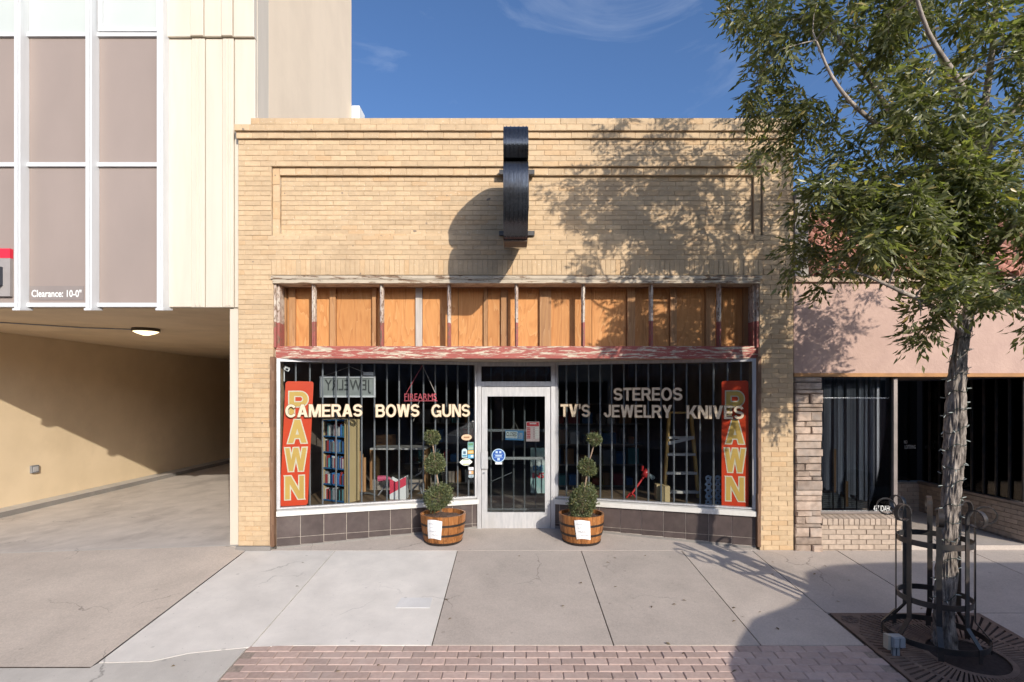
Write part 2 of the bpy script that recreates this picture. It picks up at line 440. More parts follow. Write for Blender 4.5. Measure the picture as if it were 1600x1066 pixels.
def block_text(name, body, T, u0, u1, v0, v1, mat_, parent, off=0.0, grow=0.0, gap=0.075):
    tot = sum(GLYPH[ch][0] for ch in body) + gap*(len(body)-1)
    su = (u1-u0)/tot; sv = v1-v0; th = _t*min(su, sv*1.05) + 2*grow
    mb = MB(T); x = 0.0; z = off
    for ch in body:
        w, prims = GLYPH[ch]
        for kind, pts in prims:
            z += 0.00012
            P = [Vector((u0 + (x + p[0])*su, v0 + p[1]*sv)) for p in pts]
            n = len(P)
            if kind == 'P':
                if grow:
                    Q = []
                    for i in range(n):
                        e0 = (P[i]-P[i-1]).normalized(); e1 = (P[(i+1) % n]-P[i]).normalized()
                        n0 = Vector((e0.y, -e0.x)); n1 = Vector((e1.y, -e1.x)); m_ = (n0+n1); m_ /= max(m_.length_squared/2, 0.35)
                        Q.append(P[i] + m_*grow)
                    P = Q
                mb.add([(q.x, q.y, z) for q in P], [tuple(range(n))])
            else:
                closed = (P[0]-P[-1]).length < 1e-5
                if grow and not closed:
                    P[0] = P[0] + (P[0]-P[1]).normalized()*grow; P[-1] = P[-1] + (P[-1]-P[-2]).normalized()*grow
                L_, R_ = [], []
                for i in range(n):
                    pa = P[i-1] if i > 0 else (P[-2] if closed else None); pb = P[i+1] if i < n-1 else (P[1] if closed else None)
                    e0 = (P[i]-pa).normalized() if pa is not None else (pb-P[i]).normalized()
                    e1 = (pb-P[i]).normalized() if pb is not None else e0
                    n0 = Vector((-e0.y, e0.x)); n1 = Vector((-e1.y, e1.x)); m_ = n0+n1; m_ /= max(m_.length_squared/2, 0.5)
                    L_.append(P[i] + m_*th/2); R_.append(P[i] - m_*th/2)
                mb.add([(q.x, q.y, z) for q in L_] + [(q.x, q.y, z) for q in R_], [(i, i+1, n+i+1, n+i) for i in range(n-1)])
        x += w + gap
    me = bpy.data.meshes.new(name); me.from_pydata(mb.v, [], mb.f); me.materials.append(mat_)
    return link(bpy.data.objects.new(name, me), parent)

# ------------------------------------------------------------------ material palette
YB = brick_mat('yellow_brick', (0.565, 0.41, 0.252))
MORTAR = mat('mortar', (0.50, 0.355, 0.215), (0.36, 0.26, 0.16), scale=22, rough=0.9, bump=0.3, dirt=(0.62, 0.56, 0.45), dscale=3.0)
CONC_OLD = concrete_mat('old_concrete', (0.555, 0.48, 0.42), fine=0.35, agg=0.14)
CONC_NEW = concrete_mat('new_concrete', (0.73, 0.685, 0.63), fine=0.12, stain=(0.46, 0.42, 0.385), stain_amt=0.3)
CONC_TAN = concrete_mat('exposed_aggregate', (0.59, 0.505, 0.43), fine=0.35, agg=0.18, stain_amt=0.3)
CONC_DRIVE = concrete_mat('drive_concrete', (0.60, 0.54, 0.485), fine=0.2, stain=(0.24, 0.21, 0.19), stain_amt=0.75)
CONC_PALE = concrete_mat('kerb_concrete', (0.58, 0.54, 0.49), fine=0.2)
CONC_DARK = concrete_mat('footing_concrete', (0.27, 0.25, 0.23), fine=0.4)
JOINT = mat('joint_dirt', (0.16, 0.12, 0.09), (0.07, 0.055, 0.045), scale=30, rough=0.95)
ASPHALT = mat('asphalt', (0.06, 0.06, 0.06), (0.04, 0.04, 0.04), scale=8, rough=0.9, bump=0.4, bscale=200)
PAVER = mat('red_paver', (0.50, 0.37, 0.32), (0.43, 0.315, 0.27), scale=26, rough=0.85, bump=0.25, bscale=120, rnd=0.16, dirt=(0.46, 0.37, 0.33), dscale=2.0)
CREAM = mat('cream_paint', (0.63, 0.56, 0.465), (0.585, 0.52, 0.43), scale=2.5, rough=0.6, bump=0.05, stretch=(3, 3, 0.4))
CREAM_SIDE = mat('side_stucco', (0.80, 0.66, 0.50), (0.77, 0.635, 0.48), scale=1.6, rough=0.8, bump=0.12, bscale=40, stretch=(2, 2, 0.25), dirt=(0.70, 0.57, 0.43), dscale=0.7)
TANWALL = mat('tan_stucco', (0.74, 0.59, 0.40), (0.68, 0.54, 0.36), scale=1.1, rough=0.85, bump=0.15, bscale=50, dirt=(0.60, 0.47, 0.31), dscale=0.6)
SOFFIT = mat('soffit_paint', (0.72, 0.57, 0.39), (0.66, 0.52, 0.36), scale=1.4, rough=0.8, dirt=(0.54, 0.42, 0.28), dscale=0.8)
ALU = mat('white_aluminium', (0.62, 0.63, 0.64), (0.57, 0.58, 0.59), scale=3, rough=0.4, spec=0.5, stretch=(4, 4, 0.5))
MILL = mat('mill_aluminium', (0.62, 0.61, 0.61), (0.50, 0.50, 0.51), scale=7, rough=0.42, metal=0.35, stretch=(5, 5, 0.7), dirt=(0.5, 0.49, 0.48), dscale=3)
TAUPE = mat('taupe_spandrel', (0.325, 0.262, 0.232), (0.285, 0.232, 0.207), scale=0.9, rough=0.35, spec=0.3, stretch=(1.3, 1, 0.6), lo=0.3, hi=0.7)
PALEGLASS = mat('pale_spandrel', (0.54, 0.575, 0.545), (0.50, 0.535, 0.51), scale=1, rough=0.15, spec=0.5)
BEAM = peel_mat('flaking_red_paint', (0.36, 0.095, 0.075), (0.66, 0.55, 0.42), 0.535, (2.2, 14, 20))
POST = peel_mat('flaking_post_paint', (0.34, 0.10, 0.085), (0.24, 0.15, 0.095), 0.545, (22, 22, 8), split=3.11, split_col=(0.58, 0.52, 0.44))
OLDWHITE = peel_mat('old_white_paint', (0.50, 0.42, 0.32), (0.24, 0.15, 0.09), 0.55, (3, 14, 20))
RAWWOOD = wood_mat('weathered_wood', (0.22, 0.125, 0.075), (0.12, 0.065, 0.04), (0.28, 0.19, 0.13), (16, 16, 1.2), False)
PLY = wood_mat('plywood', (0.56, 0.265, 0.095), (0.43, 0.18, 0.06), (0.60, 0.33, 0.14), (4.2, 4.2, 0.75))
STUD = wood_mat('stud_wood', (0.42, 0.225, 0.10), (0.30, 0.15, 0.07), (0.50, 0.30, 0.16), (14, 14, 0.8), False)
PALESTUD = mat('grey_board', (0.52, 0.47, 0.42), (0.42, 0.38, 0.34), scale=6, rough=0.8, stretch=(6, 6, 0.6))
TILE = mat('brown_tile', (0.088, 0.066, 0.062), (0.070, 0.053, 0.05), scale=11, rough=0.32, rnd=0.14, spec=0.5, dirt=(0.13, 0.105, 0.095), dscale=2.5)
GROUT = mat('grout', (0.50, 0.44, 0.38), (0.36, 0.32, 0.28), scale=20, rough=0.9)
SILL = mat('white_sill', (0.72, 0.70, 0.66), (0.62, 0.60, 0.56), scale=6, rough=0.5, dirt=(0.48, 0.45, 0.41), dscale=3)
GLASS = glass_mat('shop_glass', (0.80, 0.83, 0.83), 1.62)
BARS = mat('bar_steel', (0.27, 0.28, 0.30), (0.20, 0.21, 0.225), scale=5, rough=0.4, metal=0.2)
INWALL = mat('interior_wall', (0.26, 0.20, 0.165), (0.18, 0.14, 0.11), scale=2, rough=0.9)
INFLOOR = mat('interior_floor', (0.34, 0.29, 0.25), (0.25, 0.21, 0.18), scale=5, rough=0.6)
GOLD = mat('gold_leaf_letter', (0.66, 0.54, 0.385), (0.57, 0.455, 0.32), scale=30, rough=0.5)
LETTER_EDGE = flat('letter_outline', (0.16, 0.10, 0.05))  # dark painted edge around the gold letters
BLACK = flat('black_paint', (0.02, 0.02, 0.022), 0.35)
IRON = mat('black_iron', (0.035, 0.033, 0.033), (0.02, 0.02, 0.02), scale=12, rough=0.42, spec=0.5, dirt=(0.09, 0.06, 0.045), dscale=5)
RUST = mat('rusty_grate', (0.21, 0.145, 0.11), (0.15, 0.10, 0.078), scale=9, rough=0.75, rnd=0.15, bump=0.3, bscale=90)
WHITE = flat('white_paint', (0.78, 0.78, 0.76))
PAPER = flat('white_paper', (0.80, 0.80, 0.80), 0.8)

# ------------------------------------------------------------------ the setting: ground
YW = -3.75     # kerb line
def sheet(name, poly, mat_, parent=None, lift=0.0, thick=0.10, kind=None):
    o = MB().prism(poly, lambda p: gz(p[1]) + lift - thick, lambda p: gz(p[1]) + lift).build(name, mat_, parent)
    if kind: o['kind'] = kind
    return o
ground = MB().add([(-400, -400, -0.60), (400, -400, -0.60), (400, 400, -0.60), (-400, 400, -0.60)], [(0, 1, 2, 3)]).build('ground', CONC_DARK)
ground['kind'] = 'structure'
road = MB().box(-60, 60, -17.0, YW - 0.15, -0.595, -0.47).build('road', ASPHALT); road['kind'] = 'structure'
far_walk = MB().box(-60, 60, -20.0, -17.002, -0.595, -0.33).build('far_pavement', CONC_OLD); far_walk['kind'] = 'structure'
kerb = MB()
for i in range(-12, 13):
    kerb.box(i*2.4, i*2.4 + 2.39, YW - 0.15, YW, -0.594, gz(YW) - 0.004)
kerb = kerb.build('kerb', CONC_PALE); kerb['kind'] = 'structure'

walk = MB().prism([(-14, YW), (14, YW), (14, 1.0), (-3.74, 1.0), (-3.74, -0.02), (-3.6, -0.02), (-3.6, -2.66), (-14, -2.66)], -0.595, lambda p: gz(p[1]) - 0.016).build('pavement', JOINT)
walk['kind'] = 'structure'
JX = [-3.61, -2.40, -0.74, 0.94, 2.30, 3.26, 4.41, 6.2, 8.2]
YP = -2.345    # where the brick pavers begin
g = 0.006
def slab(poly, mat_): return sheet('slab', poly, mat_, walk, 0.0, 0.012)
slab([(JX[0]+g, -2.62), (JX[0]+0.45, -2.60), (-2.9, -2.47), (JX[1]-g, -2.375), (JX[1]-g, -0.012), (JX[0]+g, -0.012)], CONC_NEW)
slab([(JX[1]+g, -2.37), (-2.0, YP+0.0), (-1.3, YP+g), (JX[2]-g, YP+g), (JX[2]-g, -0.012), (JX[1]+g, -0.012)], CONC_NEW)
for i in (2, 3, 4):
    slab([(JX[i]+g, YP+g), (JX[i+1]-g, YP+g), (JX[i+1]-g, -0.012), (JX[i]+g, -0.012)], CONC_OLD)
GX0, GX1, GY0, GY1 = 3.29, 4.83, -3.28, -1.745      # tree grate opening
slab([(JX[5]+g, GY1+0.012), (JX[6]-g, GY1+0.012), (JX[6]-g, -0.012), (JX[5]+g, -0.012)], CONC_OLD)
for i in (6, 7):
    slab([(max(JX[i]+g, 4.42), GY1+0.012), (JX[i+1]-g, GY1+0.012), (JX[i+1]-g, 0.75), (max(JX[i]+g, 5.4) if i == 6 else JX[i]+g, 0.75),
          (max(JX[i]+g, 5.4) if i == 6 else JX[i]+g, -0.012), (max(JX[i]+g, 4.42), -0.012)], CONC_OLD)
    slab([(max(JX[i]+g, GX1+0.01), YW+0.01), (JX[i+1]-g, YW+0.01), (JX[i+1]-g, GY1), (max(JX[i]+g, GX1+0.01), GY1)], CONC_OLD)
# entrance floor between the angled windows
slab([(-3.72, -0.003), (3.83, -0.003), (3.3, 0.05), (0.70, 0.98), (-0.56, 0.98), (-3.2, 0.05)], CONC_OLD)
# small patched cover in the pale slab
PATCH = concrete_mat('patch_concrete', (0.72, 0.70, 0.68), fine=0.1)
sheet('cover_plate', [(PX(618, -1.62), -1.63), (PX(672, -1.62), -1.63), (PX(678, -1.3), -1.40), (PX(630, -1.3), -1.40)], PATCH, walk, 0.004, 0.01)
# pale kerb-side strip at the bottom left, driveway apron
slab([(-14, YW), (-2.43, YW), (-2.43, -2.39), (-2.9, -2.482), (-3.16, -2.612), (-3.604, -2.632), (-3.62, -2.70), (-14, -2.70)], CONC_PALE)
def fz(x): return 0.045 - 0.034*max(0.0, -x - 3.9)          # driveway crossfall
def drive_line(x): return 0.03 if x < -7 else 0.03 + 0.0*x
q = MB(); xs = [-14, -12, -10, -8.5, -7, -6, -5, -4.4, -3.95, JX[0]-g]; ys = [-2.69, -1.6, -1.0, -0.6, -0.3, -0.1, 0.035]
vv = []; ff = []
for yy in ys:
    t = min(1, max(0, (yy + 1.4)/1.4)); t = t*t*(3 - 2*t)
    for xx in xs: vv.append((xx, yy, gz(yy) + 0.004 + t*(fz(xx) if xx < -3.7 else 0.0)))
for j in range(len(ys)-1):
    for i in range(len(xs)-1): ff.append((j*len(xs)+i, j*len(xs)+i+1, (j+1)*len(xs)+i+1, (j+1)*len(xs)+i))
drive_apron = q.add(vv, ff).build('driveway_apron', CONC_TAN, smooth=True); drive_apron['kind'] = 'structure'
drive = MB().prism([(-10.4, 0.055), (-3.70, 0.055), (-3.70, 26), (-10.4, 26)], -0.5, lambda p: fz(p[0]) + 0.004).build('driveway', CONC_DRIVE)
drive['kind'] = 'structure'
MB().add([(-14, 0.025, fz(-14)+0.009), (-3.75, 0.025, fz(-3.75)+0.010), (-3.75, 0.075, fz(-3.75)+0.012), (-14, 0.075, fz(-14)+0.012)], [(0, 1, 2, 3)]).build('joint_sealant', CONC_PALE, drive)
SAND = mat('joint_sand', (0.36, 0.29, 0.24), (0.24, 0.19, 0.16), scale=40, rough=0.95)
sheet('sand_bed', [(-2.425, YW), (3.27, YW), (3.27, YP), (-2.425, YP)], SAND, walk, -0.009, 0.006)

# brick pavers, each a block of its own
PL, PD = 0.2035, 0.1015
pm = MB()
c_ = 0.006; hx, hy = PL/2 - 0.003, PD/2 - 0.003
vs_ = [(-hx,-hy,-0.03),(hx,-hy,-0.03),(hx,hy,-0.03),(-hx,hy,-0.03),(-hx,-hy,-c_),(hx,-hy,-c_),(hx,hy,-c_),(-hx,hy,-c_),
       (-hx+c_,-hy+c_,0),(hx-c_,-hy+c_,0),(hx-c_,hy-c_,0),(-hx+c_,hy-c_,0)]
fs_ = [(8,9,10,11)] + [(i,(i+1)%4,4+(i+1)%4,4+i) for i in range(4)] + [(4+i,4+(i+1)%4,8+(i+1)%4,8+i) for i in range(4)]
paver_me = pm.add(vs_, fs_).mesh('paver', PAVER)
tilt = math.atan(M)
far = MB()
row = 0
while True:
    yc = YP - PD/2 - row*PD
    if yc < YW + 0.03: break
    x = -2.42 + (PL/2 if row % 2 else 0)
    while x < 3.27 - PL/2:
        if row < 7:
            inst('paver', paver_me, walk, (x + PL/2, yc, gz(yc) + random.uniform(-0.002, 0.002)),
                 (tilt + random.uniform(-0.008, 0.008), random.uniform(-0.006, 0.006), random.uniform(-0.006, 0.006)))
        else:
            far.add([(x + PL/2 + p[0], yc + p[1], gz(yc + p[1]) + p[2]) for p in vs_], fs_)
        x += PL
    row += 1
fo = far.build('paver_field', PAVER, walk); fo['kind'] = 'stuff'

# ------------------------------------------------------------------ the brick shop
shop = thing('brick_building', 'single storey yellow brick shop with boarded transom and angled display windows', 'building', (0.05, 0, 0))
XL, XR = PX(372), PX(1240)
OXL, OXR = PX(427), PX(1187)          # shop front opening
ZT = PZ(436)                          # top of the opening
CH = 0.0667; BL = 0.2135
regions = []      # x0, x1, z0, z1, yface, style
ZS0, ZS1 = PZ(430), PZ(406)
ZPB, ZPT = PZ(368), PZ(260)
PXL, PXR = PX(424), PX(1192)
IXL, IXR, IZB, IZT = PX(435), PX(1180), PZ(364), PZ(272)
Z1, Z2, Z3 = PZ(218), PZ(208), PZ(188)
regions += [(XL, OXL, 0.06, ZS0, 0, 'r'), (OXR, XR, 0.0, ZS0, 0, 'r'),
            (XL, PXL, ZS0, ZS1, 0, 'r'), (PXL, PXR, ZS0, ZS1, -0.004, 's'), (PXR, XR, ZS0, ZS1, 0, 'r'),
            (XL, XR, ZS1, ZPB, 0, 'r'),
            (XL, PXL, ZPB, ZPT, 0, 'r'), (PXR, XR, ZPB, ZPT, 0, 'r'),
            (PXL, IXL, ZPB, ZPT, 0.04, 'v'), (IXR, PXR, ZPB, ZPT, 0.04, 'v'), (IXL, IXR, IZT, ZPT, 0.04, 'h'), (IXL, IXR, ZPB, IZB, 0.03, 'h'),
            (IXL, IXR, IZB, IZT, 0.085, 'r'),
            (XL, XR, ZPT, Z1, 0, 'r'), (XL-0.012, XR+0.0, Z1, Z2, -0.035, 'h'), (XL-0.02, XR+0.0, Z2, Z2+(Z3-Z2)*0.5, -0.07, 'r'), (PX(395), XR+0.0, Z2+(Z3-Z2)*0.5, Z3, -0.062, 'r')]
core = MB()
for (x0, x1, z0, z1, yf, st) in regions:
    core.box(x0 + 0.002, x1 - 0.002, yf + 0.006, 0.34, z0, z1 - 0.0008)
front_wall = core.build('front_wall', MORTAR, shop)
bricks = []       # x0,x1,z0,z1,y
jt = 0.0052
for (x0, x1, z0, z1, yf, st) in regions:
    if st == 'r':
        n = max(1, round((z1 - z0) / CH)); ch = (z1 - z0) / n
        k0 = int(round(z0 / CH))
        for k in range(n):
            a = z0 + k*ch
            off = (BL/2 if (k + k0) % 2 else 0.0)
            x = -20*BL + off
            sh = random.uniform(-0.012, 0.012)
            while x < x1:
                p, q = max(x + sh, x0), min(x + sh + BL, x1)
                if q - p > 0.045: bricks.append((p, q, a, a + ch, yf, st))
                elif q - p > 0 and bricks:
                    b = bricks[-1]
                    if p > x0 + 0.01 and abs(b[2]-a) < 1e-6: bricks[-1] = (b[0], q, b[2], b[3], b[4], st)
                x += BL
    elif st == 's':
        n = round((x1 - x0) / CH); w = (x1 - x0) / n
        for k in range(n): bricks.append((x0 + k*w, x0 + (k+1)*w, z0, z1, yf, st))
    elif st == 'h':
        n = max(1, round((x1 - x0) / BL)); w = (x1 - x0) / n
        for k in range(n): bricks.append((x0 + k*w, x0 + (k+1)*w, z0, z1, yf, st))
    else:
        n = max(1, round((z1 - z0) / BL)); w = (z1 - z0) / n
        for k in range(n): bricks.append((x0, x1, z0 + k*w, z0 + (k+1)*w, yf, st))
def bdist(b): return ((b[0]+b[1])/2)**2 + (D + b[4])**2 + ((b[2]+b[3])/2 - HC)**2
full = sorted([b for b in bricks if b[5] == 'r' and abs(b[1]-b[0]-BL) < 0.002], key=bdist)
single = set(id(b) for b in full[:300])
cache = {}
bstuff = MB()
for b in bricks:
    yj = random.uniform(-0.0022, 0.0018)
    j2 = jt * random.uniform(0.7, 1.35) / 2
    if id(b) in single:
        w, h = b[1]-b[0], b[3]-b[2]
        key = (round(w, 4), round(h, 4))
        if key not in cache:
            cache[key] = MB().cbox(-w/2 + jt/2, w/2 - jt/2, 0, 0.03, -h/2 + jt/2, h/2 - jt/2, 0.003).mesh('brick', YB)
        inst('brick', cache[key], front_wall, ((b[0]+b[1])/2, b[4] + yj, (b[2]+b[3])/2), (random.uniform(-0.01, 0.01), random.uniform(-0.004, 0.004), random.uniform(-0.006, 0.006)))
    else:
        bstuff.cbox(b[0] + j2, b[1] - j2, b[4] + yj, b[4] + 0.03, b[2] + j2, b[3] - j2, 0.003)
o = bstuff.build('brickwork', YB, front_wall); o['kind'] = 'stuff'
# body of the building behind the front
bd = MB()
bd.box(XL + 0.002, XL + 0.25, 0.342, 14, -0.3, Z3 - 0.55)
bd.box(XR - 0.25, XR - 0.002, 0.342, 14, -0.3, Z3 - 0.55)
bd.box(XL + 0.25, XR - 0.25, 13.7, 14, -0.3, Z3 - 0.55)
bd.build('side_wall', CONC_DARK, shop)
bx('roof', CONC_DARK, shop, XL + 0.26, XR - 0.26, 0.345, 13.69, 4.6, 4.8)
ft = MB().box(XL - 0.02, OXL - 0.03, -0.03, 0.3, -0.3, 0.058); ft.build('footing', CONC_DARK, shop)

# lintel and transom
lint = MB()
lint.box(OXL - 0.02, OXR + 0.02, -0.03, 0.345, PZ(436.5), PZ(431.5))
lint.box(OXL, OXR, -0.02, 0.35, PZ(443), PZ(437) - 0.001)
lint.build('lintel', OLDWHITE, shop)
ZB1, ZB0 = PZ(541.5, 0.1), PZ(560.5, 0.1)      # red beam
transom = MB().box(OXL - 0.01, OXR + 0.01, 0.36, 0.40, ZB1 - 0.1, ZT + 0.05).build('boarded_transom', STUD, shop)
edges = [438, 449, 517, 526, 583, 589, 650, 660, 716, 756, 762, 783, 793, 843, 861, 925, 979, 991, 1046, 1056, 1101, 1115, 1160, 1178]
boards = {(438, 449), (517, 526), (583, 589), (650, 660), (756, 762), (783, 793), (843, 861), (979, 991), (1046, 1056), (1101, 1115), (1160, 1178)}
ZPL = PZ(447, 0.33)
for a, b in zip(edges[:-1], edges[1:]):
    x0, x1 = PX(a, 0.33), PX(b, 0.33)
    if (a, b) in boards:
        m_ = PALESTUD if a == 650 else STUD
        MB().box(x0, x1, 0.27 + random.uniform(0, 0.03), 0.352, ZB1 - 0.02, ZPL - 0.004).build('batten', m_, transom)
    else:
        MB().box(x0 + 0.004, x1 - 0.004, 0.325 + random.uniform(0, 0.012), 0.356, ZB1 - 0.02, ZPL - 0.01).build('plywood_panel', PLY, transom)
MB().box(PX(452, .3), PX(462, .3), 0.285, 0.345, ZB1 - 0.02, ZPL - 0.004).build('batten', STUD, transom)
MB().box(OXL, OXR, 0.25, 0.352, ZPL, PZ(443) - 0.002).build('head_board', RAWWOOD, transom)
for px in (491, 597, 702, 807, 911, 1017, 1123):
    x = PX(px, 0.1)
    q = MB(); q.box(x - 0.023, x + 0.023, 0.07, 0.135, ZB1 - 0.01, PZ(443) - 0.002)
    q.box(x - 0.009, x + 0.009, 0.045, 0.07, ZB1 - 0.01, PZ(443) - 0.002)
    q.build('mullion_post', POST, transom)
for sx, x in ((1, OXL), (-1, OXR)):
    q = MB(); q.box(min(x, x + sx*0.028), max(x, x + sx*0.028), 0.02, 0.35, ZB1 - 0.02, PZ(443) - 0.002)
    q.box(min(x + sx*0.03, x + sx*0.06), max(x + sx*0.03, x + sx*0.06), 0.06, 0.14, ZB1 - 0.01, PZ(443) - 0.004)
    q.build('jamb', POST, transom)
MB().box(PX(433, 0.1), PX(1182, 0.1), 0.055, 0.345, ZB0, ZB1).build('red_beam', BEAM, shop)
# soffit of the recess and framing down the sides of the opening
MB().box(OXL, OXR, 0.06, 1.3, ZB0 + 0.002, ZB0 + 0.10).build('recess_soffit', OLDWHITE, shop)
for x0, x1 in ((PX(422.5), PX(428.5)), (PX(1183.5), PX(1188.5))):
    q = MB()
    zz = 0.05
    while zz < ZB0 + 0.02:
        h = random.uniform(0.25, 0.6); j = random.uniform(-0.006, 0.006)
        q.box(x0 + j, x1 + j*0.5, -0.022 + random.uniform(0, 0.012), 0.1, zz, min(zz + h, ZB0 + 0.02)); zz += h
    q.build('side_trim', RAWWOOD, shop)

# storefront windows: plan lines from the pilasters to the door
Y0, Y1 = 0.07, 0.93
WLp = ((PX(432.5, Y0), Y0), (PX(746, Y1), Y1))
WRp = ((PX(867.5, Y1), Y1), (PX(1181, Y0), Y0))
ZSILL = PZ(796, Y0); ZHEAD = ZB0 - 0.001
def on_line(px, ln, inset=0.0):
    (x0, y0), (x1, y1) = ln
    dx, dy = x1 - x0, y1 - y0; Lh = math.hypot(dx, dy)
    nx, ny = -dy/Lh, dx/Lh          # into the shop
    x0 += nx*inset; y0 += ny*inset
    a = (px - 800) / F
    t = (a*(D + y0) - x0) / (dx - a*dy)
    return t*Lh, y0 + t*dy           # distance along, depth
def shop_window(ln, name_px):
    (x0, y0), (x1, y1) = ln
    Lh = math.hypot(x1-x0, y1-y0)
    T = frame((x0, y0, 0), (x1-x0, y1-y0, 0))
    fr = MB(T); w = 0.045
    fr.box(0, w, 0, 0, 0, 0)
    fr = MB(T)
    def fb(u0, u1, v0, v1, n0, n1): fr.add([(u0,v0,n0),(u1,v0,n0),(u1,v1,n0),(u0,v1,n0),(u0,v0,n1),(u1,v0,n1),(u1,v1,n1),(u0,v1,n1)],
                                           [(0,3,2,1),(4,5,6,7),(0,1,5,4),(1,2,6,5),(2,3,7,6),(3,0,4,7)])
    fb(0, w, ZSILL, ZHEAD, -0.05, 0.03); fb(Lh-w, Lh, ZSILL, ZHEAD, -0.05, 0.03)
    fb(w, Lh-w, ZHEAD-0.04, ZHEAD, -0.05, 0.028); fb(w, Lh-w, ZSILL, ZSILL+0.022, -0.05, 0.022)
    root = fr.build('display_window', MILL, shop)
    s_ = MB(T)
    s_.add([(0.0,ZSILL-0.082,-0.06),(Lh,ZSILL-0.082,-0.06),(Lh,ZSILL-0.001,-0.06),(0.0,ZSILL-0.001,-0.06),(0.0,ZSILL-0.088,0.07),(Lh,ZSILL-0.088,0.07),(Lh,ZSILL-0.02,0.07),(0.0,ZSILL-0.02,0.07)],
           [(0,3,2,1),(4,5,6,7),(0,1,5,4),(1,2,6,5),(2,3,7,6),(3,0,4,7)])
    s_.build('sill', SILL, root)
    p_ = MB(T); p_.add([(w,ZSILL+0.02,0),(Lh-w,ZSILL+0.02,0),(Lh-w,ZHEAD-0.04,0),(w,ZHEAD-0.04,0)], [(0,1,2,3)])
    p_.build('pane', GLASS, root)
    return root, T, Lh
winL, TL, LL = shop_window(WLp, 'left'); winL['label'] = 'display window left of the door'
winR, TR, LR = shop_window(WRp, 'right'); winR['label'] = 'display window right of the door'
# security bars behind the glass
def bars(ln, root, pxs):
    for px in pxs:
        u, y = on_line(px, ln, 0.13)
        (x0, y0), (x1, y1) = ln
        Lh = math.hypot(x1-x0, y1-y0); dx, dy = (x1-x0)/Lh, (y1-y0)/Lh
        x = x0 - dy*0.13 + dx*u
        q = MB(); q.tube([(x, y, ZSILL - 0.05), (x, y, ZHEAD + 0.02)], 0.0125, 4); q.build('bar', BARS, root)
bars(WLp, winL, [462, 484, 504, 525, 545, 565, 585, 604.5, 623.5, 642.5, 661.5, 680, 697.5, 715, 732])
bars(WRp, winR, [885, 902, 920, 938, 956, 975, 994, 1013, 1033, 1053, 1073, 1094, 1115, 1137, 1158])
# tiled bulkheads
def bulkhead(ln, flip):
    (x0, y0), (x1, y1) = ln
    Lh = math.hypot(x1-x0, y1-y0); T = frame((x0, y0, 0), (x1-x0, y1-y0, 0))
    zt = ZSILL - 0.086
    q = MB(T); q.add([(0,-0.25,-0.15),(Lh,-0.25,-0.15),(Lh,zt,-0.15),(0,zt,-0.15),(0,-0.25,0.018),(Lh,-0.25,0.018),(Lh,zt,0.018),(0,zt,0.018)],
                     [(0,3,2,1),(4,5,6,7),(0,1,5,4),(1,2,6,5),(2,3,7,6),(3,0,4,7)])
    root = q.build('bulkhead', GROUT, shop)
    tw = 0.305; n = int(Lh/tw) + 1
    for r_ in range(2):
        for k in range(n):
            a, b = k*tw, min((k+1)*tw, Lh)
            if flip: a, b = Lh - b, Lh - a
            if b - a < 0.03: continue
            z1_, z0_ = zt - r_*0.305, zt - (r_+1)*0.305
            gg = 0.0035
            if r_: z0_ = 0.075 + 0.0*a if False else max(z0_, (y0 + (y1-y0)*(a/Lh))*M + 0.03)
            j = random.uniform(-0.0012, 0.0012)
            t = MB(T)
            vv = [(a+gg,z0_+gg,0.012),(b-gg,z0_+gg,0.012),(b-gg,z1_-gg,0.012),(a+gg,z1_-gg,0.012),(a+gg,z0_+gg,0.024+j),(b-gg,z0_+gg,0.024+j),(b-gg,z1_-gg,0.024+j),(a+gg,z1_-gg,0.024+j)]
            t.add(vv, [(4,5,6,7),(0,1,5,4),(1,2,6,5),(2,3,7,6),(3,0,4,7)])
            t.build('tile', TILE, root)
    q = MB(T); q.add([(0,-0.2,-0.05),(Lh,-0.2,-0.05),(Lh,y1*M+0.028,-0.05),(0,y0*M+0.028,-0.05),(0,-0.2,0.034),(Lh,-0.2,0.034),(Lh,y1*M+0.026,0.034),(0,y0*M+0.026,0.034)],
                     [(0,3,2,1),(4,5,6,7),(0,1,5,4),(1,2,6,5),(2,3,7,6),(3,0,4,7)])
    q.build('base_strip', CONC_DARK, root)
bulkhead(WLp, False); bulkhead(WRp, True)

# lettering on the glass
def words(ln, T, root, items):
    for body, a, b, top, bot in items:
        u0, ya = on_line(a, ln); u1, yb = on_line(b, ln)
        ym = (ya + yb)/2
        v1_, v0_ = PZ(top, ym), PZ(bot, ym)
        block_text('lettering', body, T, u0, u1, v0_, v1_, LETTER_EDGE, root, 0.003, 0.006)
        block_text('lettering', body, T, u0, u1, v0_, v1_, GOLD, root, 0.008)
words(WLp, TL, winL, [('CAMERAS', 446, 566, 632, 651.5), ('BOWS', 587, 655, 632, 651.5), ('GUNS', 674, 734, 632, 651.5)])
words(WRp, TR, winR, [("TV'S", 876, 922, 632, 651.5), ('JEWELRY', 944, 1050, 633, 652.5), ('KNIVES', 1073, 1162, 634, 654.5), ('STEREOS', 959, 1066, 606, 626)])

